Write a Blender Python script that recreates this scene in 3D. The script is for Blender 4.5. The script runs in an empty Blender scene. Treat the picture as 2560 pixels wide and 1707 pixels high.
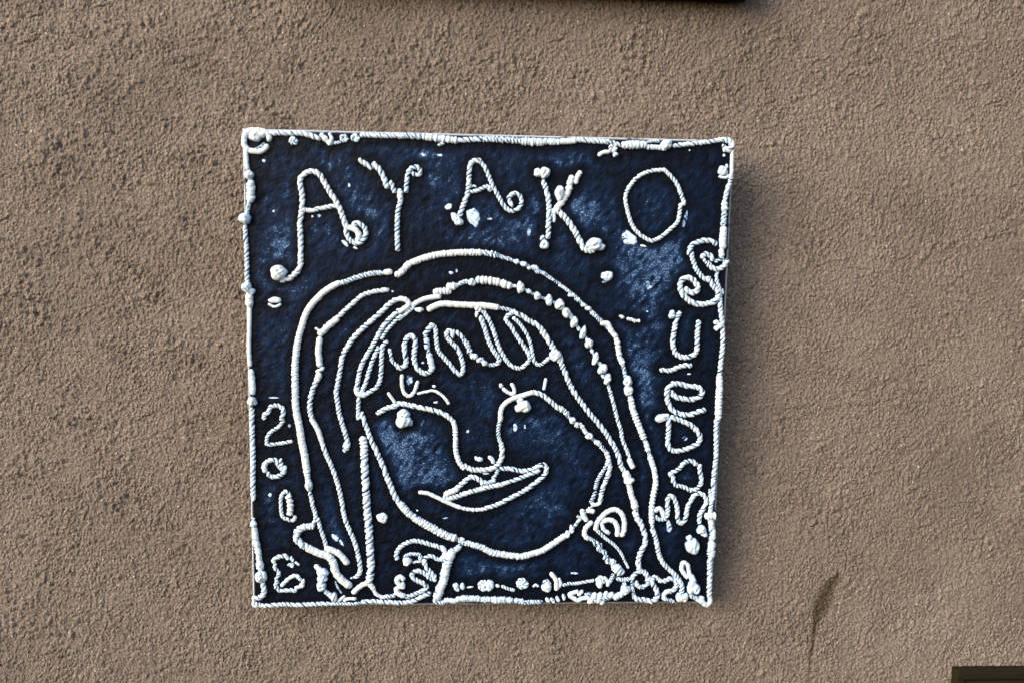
import bpy, math, random
import numpy as np
from mathutils import Matrix, Vector
# ---------------------------------------------------------------- camera, sky, sun, exposure
sc = bpy.context.scene
COL = sc.collection
CAM_LOC=[0.18337, -0.70123, 0.2723]
CAM_ROT=[[0.998531, -0.010543, -0.053157], [-0.052393, 0.062797, -0.99665], [0.013846, 0.997971, 0.062152]]
cam = bpy.data.cameras.new('camera'); camo = bpy.data.objects.new('camera', cam); COL.objects.link(camo)
M = Matrix(CAM_ROT).to_4x4(); M.translation = Vector(CAM_LOC); camo.matrix_world = M
cam.sensor_width = 36.0; cam.lens = 28.0; cam.clip_start = 0.01; cam.clip_end = 200
cam.dof.use_dof = True; cam.dof.focus_distance = 0.675; cam.dof.aperture_fstop = 3.2
sc.camera = camo
SUN_AZ, SUN_EL = math.radians(57), math.radians(24)      # from the wall's outward normal towards the left; above the horizon
to_sun = Vector((-math.sin(SUN_AZ) * math.cos(SUN_EL), -math.cos(SUN_AZ) * math.cos(SUN_EL), math.sin(SUN_EL)))
world = bpy.data.worlds.new('World'); sc.world = world; world.use_nodes = True
wn = world.node_tree; bg = wn.nodes['Background']
sky = wn.nodes.new('ShaderNodeTexSky'); sky.sky_type = 'NISHITA'; sky.sun_disc = False
sky.sun_elevation = SUN_EL; sky.sun_rotation = math.atan2(to_sun.x, to_sun.y); sky.dust_density = 3.0; sky.ozone_density = 0.6
wn.links.new(sky.outputs[0], bg.inputs[0]); bg.inputs[1].default_value = 0.15
sun = bpy.data.lights.new('sun', 'SUN'); sun.energy = 1.1; sun.angle = math.radians(42); sun.color = (1.0, 0.97, 0.94)
suno = bpy.data.objects.new('sun', sun); COL.objects.link(suno)
suno.rotation_euler = to_sun.to_track_quat('Z', 'Y').to_euler()
sc.view_settings.view_transform = 'Standard'; sc.view_settings.look = 'None'; sc.view_settings.exposure = 0.80
sc.view_settings.gamma = 1.0
sc.render.engine = 'CYCLES'
rng = np.random.default_rng(11)

# ---------------------------------------------------------------- helpers
def mesh_np(name, V, quads, mat, parent=None, attrs=None, smooth=True, tris=None):
    me = bpy.data.meshes.new(name)
    V = np.ascontiguousarray(V, dtype=np.float32); quads = np.ascontiguousarray(quads, dtype=np.int32)
    nt = 0 if tris is None else len(tris)
    me.vertices.add(len(V)); me.vertices.foreach_set('co', V.ravel())
    loops = quads.ravel()
    starts = np.arange(len(quads), dtype=np.int32) * 4
    if nt:
        tris = np.asarray(tris, dtype=np.int32)
        starts = np.concatenate([starts, len(loops) + np.arange(nt, dtype=np.int32) * 3]); loops = np.concatenate([loops, tris.ravel()])
    me.loops.add(len(loops)); me.loops.foreach_set('vertex_index', loops.astype(np.int32))
    me.polygons.add(len(starts)); me.polygons.foreach_set('loop_start', starts.astype(np.int32))
    me.polygons.foreach_set('use_smooth', np.full(len(starts), smooth))
    me.update(calc_edges=True)
    for k, a in (attrs or {}).items():
        at = me.attributes.new(k, 'FLOAT', 'POINT'); at.data.foreach_set('value', np.ascontiguousarray(a, dtype=np.float32))
    me.materials.append(mat)
    o = bpy.data.objects.new(name, me); COL.objects.link(o)
    if parent: o.parent = parent
    return o

def grid_quads(nx, ny):
    i = np.arange(nx * ny).reshape(ny, nx)
    return np.stack([i[:-1, :-1], i[:-1, 1:], i[1:, 1:], i[1:, :-1]], -1).reshape(-1, 4)

def band(shape, lo, hi, seed, stretch=(1, 1), ang=0.0, d=1.0):
    """gaussian noise holding wavelengths lo..hi (same unit as the sample distance d)"""
    r = np.random.default_rng(seed); n = r.standard_normal(shape)
    fy = np.fft.fftfreq(shape[0], d)[:, None]; fx = np.fft.rfftfreq(shape[1], d)[None, :]
    c, s = math.cos(ang), math.sin(ang)
    u = (fx * c + fy * s) * stretch[0]; v = (-fx * s + fy * c) * stretch[1]
    f = np.sqrt(u * u + v * v) + 1e-9
    flt = np.exp(-(f * lo * 0.9) ** 4) * (1 - np.exp(-(f * hi) ** 4))
    o = np.fft.irfft2(np.fft.rfft2(n) * flt, s=shape)
    return (o - o.mean()) / (o.std() + 1e-9)

def new_mat(name):
    m = bpy.data.materials.new(name); m.use_nodes = True
    nt = m.node_tree; return m, nt, nt.nodes['Principled BSDF']

def N(nt, t, **kw):
    n = nt.nodes.new(t)
    for k, v in kw.items():
        if k.startswith('i_'):
            n.inputs[k[2:].replace('_', ' ')].default_value = v
        else: setattr(n, k, v)
    return n

def ramp(nt, stops, src, interp='LINEAR'):
    n = nt.nodes.new('ShaderNodeValToRGB'); n.color_ramp.interpolation = interp
    el = n.color_ramp.elements
    el[0].position, el[0].color = stops[0][0], (*stops[0][1], 1)
    el[1].position, el[1].color = stops[-1][0], (*stops[-1][1], 1)
    for p, c in stops[1:-1]:
        e = el.new(p); e.color = (*c, 1)
    nt.links.new(src, n.inputs[0]); return n.outputs[0]

def mathn(nt, op, a, b=None, c=None, clamp=False):
    n = nt.nodes.new('ShaderNodeMath'); n.operation = op; n.use_clamp = clamp
    for i, x in enumerate((a, b, c)):
        if x is None: continue
        if isinstance(x, (int, float)): n.inputs[i].default_value = x
        else: nt.links.new(x, n.inputs[i])
    return n.outputs[0]

def mixc(nt, f, a, b):
    n = nt.nodes.new('ShaderNodeMix'); n.data_type = 'RGBA'
    for k, x in ((0, f), (6, a), (7, b)):
        if isinstance(x, (int, float)): n.inputs[k].default_value = x
        elif isinstance(x, tuple): n.inputs[k].default_value = (*x, 1)
        else: nt.links.new(x, n.inputs[k])
    return n.outputs[2]

def noise(nt, scale, detail=2, rough=0.5, vec=None, dist=0.0):
    n = nt.nodes.new('ShaderNodeTexNoise'); n.inputs['Scale'].default_value = scale; n.inputs['Detail'].default_value = detail
    n.inputs['Roughness'].default_value = rough; n.inputs['Distortion'].default_value = dist
    if vec is None:
        tc = nt.nodes.new('ShaderNodeTexCoord'); vec = tc.outputs['Object']
    nt.links.new(vec, n.inputs['Vector']); return n.outputs[0]

def attr(nt, name):
    n = nt.nodes.new('ShaderNodeAttribute'); n.attribute_name = name; return n.outputs['Fac']

def bump(nt, b, h, strength, dist):
    n = nt.nodes.new('ShaderNodeBump'); n.inputs['Strength'].default_value = strength; n.inputs['Distance'].default_value = dist
    nt.links.new(h, n.inputs['Height']); nt.links.new(n.outputs[0], b.inputs['Normal'])

# ---------------------------------------------------------------- materials
stucco, nt, b = new_mat('stucco')
c1 = ramp(nt, [(0.3, (0.225, 0.184, 0.156)), (0.7, (0.308, 0.256, 0.219))], noise(nt, 9, 4, 0.6))
gn = noise(nt, 560, 3, 0.7)
c2 = mixc(nt, mathn(nt, 'MULTIPLY', mathn(nt, 'SUBTRACT', 0.56, gn), 5.0, clamp=True), c1, (0.105, 0.080, 0.062))
c2 = mixc(nt, mathn(nt, 'MULTIPLY', mathn(nt, 'SUBTRACT', noise(nt, 5.0, 5, 0.65), 0.5), 1.6, clamp=True), c2, (0.110, 0.093, 0.080))
vo = N(nt, 'ShaderNodeTexVoronoi'); vo.inputs['Scale'].default_value = 230
tc = nt.nodes.new('ShaderNodeTexCoord'); nt.links.new(tc.outputs['Object'], vo.inputs['Vector'])
grain = mathn(nt, 'LESS_THAN', vo.outputs['Distance'], 0.16)
sep = nt.nodes.new('ShaderNodeSeparateColor'); nt.links.new(vo.outputs['Color'], sep.inputs[0])
pick = mathn(nt, 'GREATER_THAN', sep.outputs[0], 0.90)
c3 = mixc(nt, mathn(nt, 'MULTIPLY', mathn(nt, 'MULTIPLY', grain, pick), 0.75), c2, (0.62, 0.56, 0.48))
c4 = mixc(nt, attr(nt, 'stain'), c3, (0.050, 0.036, 0.022))
nt.links.new(c4, b.inputs['Base Color']); b.inputs['Roughness'].default_value = 0.95; b.inputs['Specular IOR Level'].default_value = 0.15
v2 = N(nt, 'ShaderNodeTexVoronoi'); v2.inputs['Scale'].default_value = 430; v2.inputs['Randomness'].default_value = 1.0
mp = N(nt, 'ShaderNodeMapping'); nt.links.new(tc.outputs['Object'], mp.inputs['Vector']); mp.inputs['Scale'].default_value = (1.0, 1.0, 0.75); mp.inputs['Rotation'].default_value = (0, 0.3, 0)
nt.links.new(mp.outputs[0], v2.inputs['Vector'])
gh = mathn(nt, 'SUBTRACT', 0.75, v2.outputs['Distance'], clamp=True)
grit = mathn(nt, 'MULTIPLY_ADD', noise(nt, 16, 4, 0.65, dist=1.2), 3.4, -1.05, clamp=True)
gh = mathn(nt, 'MULTIPLY', gh, mathn(nt, 'MULTIPLY_ADD', grit, 0.85, 0.25))
bump(nt, b, mathn(nt, 'ADD', mathn(nt, 'MULTIPLY', noise(nt, 900, 2, 0.6), 0.45), gh), 1.0, 0.0017)

NAVY = (0.0010, 0.0025, 0.0070)
cloth, nt, b = new_mat('navy_painted_canvas')
hz = attr(nt, 'haze'); ed = attr(nt, 'edge')
nf = noise(nt, 700, 4, 0.8); nm = noise(nt, 140, 3, 0.6); nl = noise(nt, 28, 4, 0.6)
hz2 = mathn(nt, 'MULTIPLY', hz, mathn(nt, 'MULTIPLY_ADD', nl, 1.5, 0.12), clamp=True)
hz3 = mathn(nt, 'MULTIPLY', hz2, mathn(nt, 'MULTIPLY_ADD', nm, 1.0, 0.5), clamp=True)
base = mixc(nt, hz3, NAVY, (0.008, 0.032, 0.105))
base = mixc(nt, mathn(nt, 'MULTIPLY', mathn(nt, 'SUBTRACT', hz3, 0.60, clamp=True), 0.7, clamp=True), base, (0.045, 0.125, 0.290))
# pale speckles of dry brushed paint on the tops of the weave, more of them where the haze is stronger
thr = mathn(nt, 'MULTIPLY_ADD', hz3, -0.15, 0.665)
spk = mathn(nt, 'MULTIPLY', mathn(nt, 'SUBTRACT', nf, thr), 14.0, clamp=True)
spk = mathn(nt, 'MULTIPLY', spk, mathn(nt, 'MULTIPLY', hz2, 1.6, clamp=True))
base = mixc(nt, mathn(nt, 'MULTIPLY', spk, 0.75), base, (0.33, 0.50, 0.76))
e2 = mathn(nt, 'MULTIPLY', ed, mathn(nt, 'MULTIPLY', mathn(nt, 'SUBTRACT', noise(nt, 55, 4, 0.7), 0.33), 7.0, clamp=True))
base = mixc(nt, e2, base, (0.62, 0.72, 0.84))
nt.links.new(base, b.inputs['Base Color']); b.inputs['Roughness'].default_value = 0.55; b.inputs['Specular IOR Level'].default_value = 0.12
wv = N(nt, 'ShaderNodeTexWave'); wv.inputs['Scale'].default_value = 190; wv.inputs['Distortion'].default_value = 3
tc = nt.nodes.new('ShaderNodeTexCoord'); nt.links.new(tc.outputs['Object'], wv.inputs['Vector'])
bh = mathn(nt, 'ADD', mathn(nt, 'MULTIPLY', nf, 1.0), mathn(nt, 'ADD', mathn(nt, 'MULTIPLY', nm, 1.6), mathn(nt, 'MULTIPLY', wv.outputs[1], 0.10)))
bump(nt, b, bh, 0.40, 0.0006)

paint, nt, b = new_mat('dry_brushed_rope_paint')
cov = attr(nt, 'cover'); tone = attr(nt, 'tone')
n1 = noise(nt, 330, 3, 0.7); n2 = noise(nt, 90, 3, 0.6)
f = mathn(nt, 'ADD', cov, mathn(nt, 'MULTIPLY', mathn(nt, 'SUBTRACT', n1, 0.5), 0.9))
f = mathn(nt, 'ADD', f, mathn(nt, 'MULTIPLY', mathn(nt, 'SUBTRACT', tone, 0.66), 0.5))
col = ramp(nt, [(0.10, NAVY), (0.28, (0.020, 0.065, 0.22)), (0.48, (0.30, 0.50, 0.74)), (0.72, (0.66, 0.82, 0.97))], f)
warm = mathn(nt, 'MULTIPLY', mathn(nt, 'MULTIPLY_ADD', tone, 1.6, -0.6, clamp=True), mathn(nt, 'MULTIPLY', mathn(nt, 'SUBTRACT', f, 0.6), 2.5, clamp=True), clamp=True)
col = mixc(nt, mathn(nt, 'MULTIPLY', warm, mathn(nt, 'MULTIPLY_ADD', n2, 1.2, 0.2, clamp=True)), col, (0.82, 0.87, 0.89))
nt.links.new(col, b.inputs['Base Color']); b.inputs['Roughness'].default_value = 0.55; b.inputs['Specular IOR Level'].default_value = 0.3
bump(nt, b, n1, 0.35, 0.0004)

def flat_mat(name, c, r, s=0.4):
    m, nt, b = new_mat(name)
    nt.links.new(mixc(nt, noise(nt, 60, 4, 0.6), tuple(x * 0.8 for x in c), tuple(x * 1.2 for x in c)), b.inputs['Base Color'])
    b.inputs['Roughness'].default_value = r; b.inputs['Specular IOR Level'].default_value = s
    bump(nt, b, noise(nt, 500, 2, 0.5), 0.15, 0.0004)
    return m
box_paint = flat_mat('dark_olive_box_enamel', (0.015, 0.012, 0.006), 0.7, 0.12)
wood_raw = flat_mat('raw_stretcher_wood', (0.16, 0.10, 0.06), 0.8)

# ---------------------------------------------------------------- the stucco wall
X0, X1, Z0, Z1, D = -0.245, 0.735, -0.105, 0.56, 0.00085
xs = np.arange(X0, X1, D); zs = np.arange(Z0, Z1, D)
shp = (len(zs), len(xs)); mmD = D * 1000
gx, gz = np.meshgrid(xs, zs)
arc = np.sin((np.hypot(gx + 0.55, gz + 0.25) * 1000 + 6 * band(shp, 40, 200, 31, d=mmD)) / 5.5) * 0.16 + np.sin(np.hypot(gx - 1.3, gz - 0.1) * 1000 / 9.0) * 0.08
patch = 0.85 + 0.34 * band(shp, 18, 130, 1, d=mmD) + arc
coarse = 0.5 + 0.38 * band(shp, 45, 300, 2, d=mmD) + np.clip((0.30 - gx) * 0.5, -0.2, 0.25) + np.clip((gz - 0.3) * 0.8, -0.1, 0.2)
coarse = np.clip(coarse, 0.08, 1.3); patch = np.clip(patch, 0.3, 1.6) * (1 - 0.35 * np.clip((gx - 0.42) / 0.2, 0, 1))
def grains(r, dens, seed, pw=1.8, el=1.0):
    """sand grains of radius r mm: sparse impulses spread with a flat topped dome"""
    g = np.random.default_rng(seed); imp = np.where(g.random(shp) < dens * mmD * mmD, g.uniform(0.35, 1.0, shp), 0)
    ky = (np.fft.fftfreq(shp[0]) * shp[0] * mmD)[:, None]; kx = (np.fft.fftfreq(shp[1]) * shp[1] * mmD)[None, :]
    q = kx * 0.93 + ky * 0.3; p = (-kx * 0.3 + ky * 0.93) * el
    ker = np.exp(-((q * q + p * p) / (r * r)) ** pw)
    return np.fft.irfft2(np.fft.rfft2(imp) * np.fft.rfft2(ker), s=shp)
g1 = grains(0.85, 0.16, 3, 1.6, 0.8); g2 = grains(1.35, 0.040, 4, 1.9, 0.75); g3 = grains(2.0, 0.010, 5, 1.9, 0.8)
h = patch * 0.62 * np.minimum(g1, 1.5) + (0.4 + 0.6 * coarse) * 0.85 * np.minimum(g2, 1.4) + coarse * 1.15 * np.minimum(g3, 1.3)
h -= 1.1 * patch * np.minimum(grains(0.9, 0.016, 6, 1.3, 0.8), 1.2)
h -= np.clip(coarse - 0.25, 0, 1.2) * 1.6 * np.minimum(grains(1.5, 0.0045, 8, 1.6, 0.7), 1.2)
h += 0.16 * patch * band(shp, 1.8, 4, 7, d=mmD)
h += 0.16 * band(shp, 35, 180, 6, d=mmD)
def stamp(cx, cz, r, fn):
    i0, i1 = int((cx - r - X0) / D), int((cx + r - X0) / D) + 2; j0, j1 = int((cz - r - Z0) / D), int((cz + r - Z0) / D) + 2
    i0, j0 = max(i0, 0), max(j0, 0)
    if i1 <= i0 or j1 <= j0: return
    sx = gx[j0:j1, i0:i1]; sz = gz[j0:j1, i0:i1]
    if sx.size: h[j0:j1, i0:i1] += fn((sx - cx) * 1000, (sz - cz) * 1000)
for _ in range(1500):                                                # bigger grains standing proud
    cx, cz = rng.uniform(X0, X1), rng.uniform(Z0, Z1)
    if rng.random() > 0.35 + 0.5 * (cz > 0.35) + 0.25 * (cx < 0.1): continue
    r = rng.uniform(1.0, 2.3); a = rng.uniform(0.35, 0.9)
    stamp(cx, cz, 0.005, lambda u, v: a * np.exp(-((u * u + v * v) / r / r) ** 1.6))
for _ in range(260):                                                 # trowel ledges: a lip above, a drop below
    cx, cz = rng.uniform(X0, X1), rng.uniform(Z0, Z1)
    if rng.random() > 0.30 + 0.7 * (cz > 0.38): continue
    L_, an, a = rng.uniform(3, 10), rng.uniform(0.1, 0.55), rng.uniform(0.5, 1.0)
    def ledge(u, v, L_=L_, an=an, a=a):
        p = u * math.cos(an) + v * math.sin(an); q = -u * math.sin(an) + v * math.cos(an) + 0.9 * np.sin(p * 0.7) * 0.6
        e = np.clip(1 - (p / L_) ** 4, 0, 1)
        return a * e * (np.where(q > 0, np.exp(-q / 3.2), 0) - 0.8 * np.exp(-(q + 0.7) ** 2 / 0.5))
    stamp(cx, cz, 0.014, ledge)
# stain and crack low on the right
STAIN = [(0.5244, 0.0192, 1.2), (0.5170, 0.0080, 5.4), (0.5090, -0.0110, 7.2), (0.5060, -0.0210, 5.0), (0.5040, -0.0297, 2.2), (0.5017, -0.0562, 1.4), (0.4998, -0.0900, 1.2), (0.4985, -0.105, 1.0)]
stain = np.zeros(shp)
for (xa, za, ra), (xb, zb, rb) in zip(STAIN[:-1], STAIN[1:]):
    for t in np.linspace(0, 1, 16):
        x_, z_, r_ = xa + (xb - xa) * t, za + (zb - za) * t, (ra + (rb - ra) * t) / 1000
        stain = np.maximum(stain, np.exp(-(((gx - x_) ** 2 + (gz - z_) ** 2) / r_ ** 2) ** 1.2))
nz = band(shp, 2.0, 9, 9, d=mmD)
fade = np.clip((gz + 0.105) / 0.09, 0, 1) * 0.3 + 0.75
stain = np.clip(stain * fade * (1.05 + 0.35 * nz), 0, 0.92)
CR = [(0.4925, -0.016), (0.4950, -0.0320), (0.5002, -0.0450), (0.5012, -0.0600), (0.4995, -0.0750), (0.4990, -0.105)]
for (xa, za), (xb, zb) in zip(CR[:-1], CR[1:]):
    for t in np.linspace(0, 1, 24):
        x_, z_ = xa + (xb - xa) * t + 0.0005 * math.sin(900 * (za + (zb - za) * t)), za + (zb - za) * t
        stamp(x_, z_, 0.003, lambda u, v: -0.30 * np.exp(-(u * u + v * v) / 0.6))
# extend the sheet beyond the picture with a coarser, plain margin
def grow(a, lo, hi):
    s, out = D, []
    x = a[0]
    left = []
    while x > lo: s *= 1.35; x -= s; left.append(max(x, lo))
    s, x, right = D, a[-1], []
    while x < hi: s *= 1.35; x += s; right.append(min(x, hi))
    return np.array(left[::-1] + list(a) + right), len(left), len(right)
XS, lx, rx = grow(xs, -2.2, 2.6); ZS, lz, rz = grow(zs, -1.4, 2.0)
Hh = np.pad(h, ((lz, rz), (lx, rx)), mode='edge'); St = np.pad(stain, ((lz, rz), (lx, rx)), mode='edge')
mx = np.ones(Hh.shape); mx[:lz] = 0; mx[lz + len(zs):] = 0; mx[:, :lx] = 0; mx[:, lx + len(xs):] = 0
Hh = np.where(mx > 0, Hh, 0.0); St = np.where(mx > 0, St, 0.0)
GX, GZ = np.meshgrid(XS, ZS)
V = np.stack([GX, -Hh / 1000, GZ], -1).reshape(-1, 3)
wall = mesh_np('wall', V, grid_quads(len(XS), len(ZS)), stucco, attrs={'stain': St.ravel()})
wall['kind'] = 'structure'; wall['label'] = 'brown rough stucco wall behind the rope picture'
del GX, GZ, V

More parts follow.
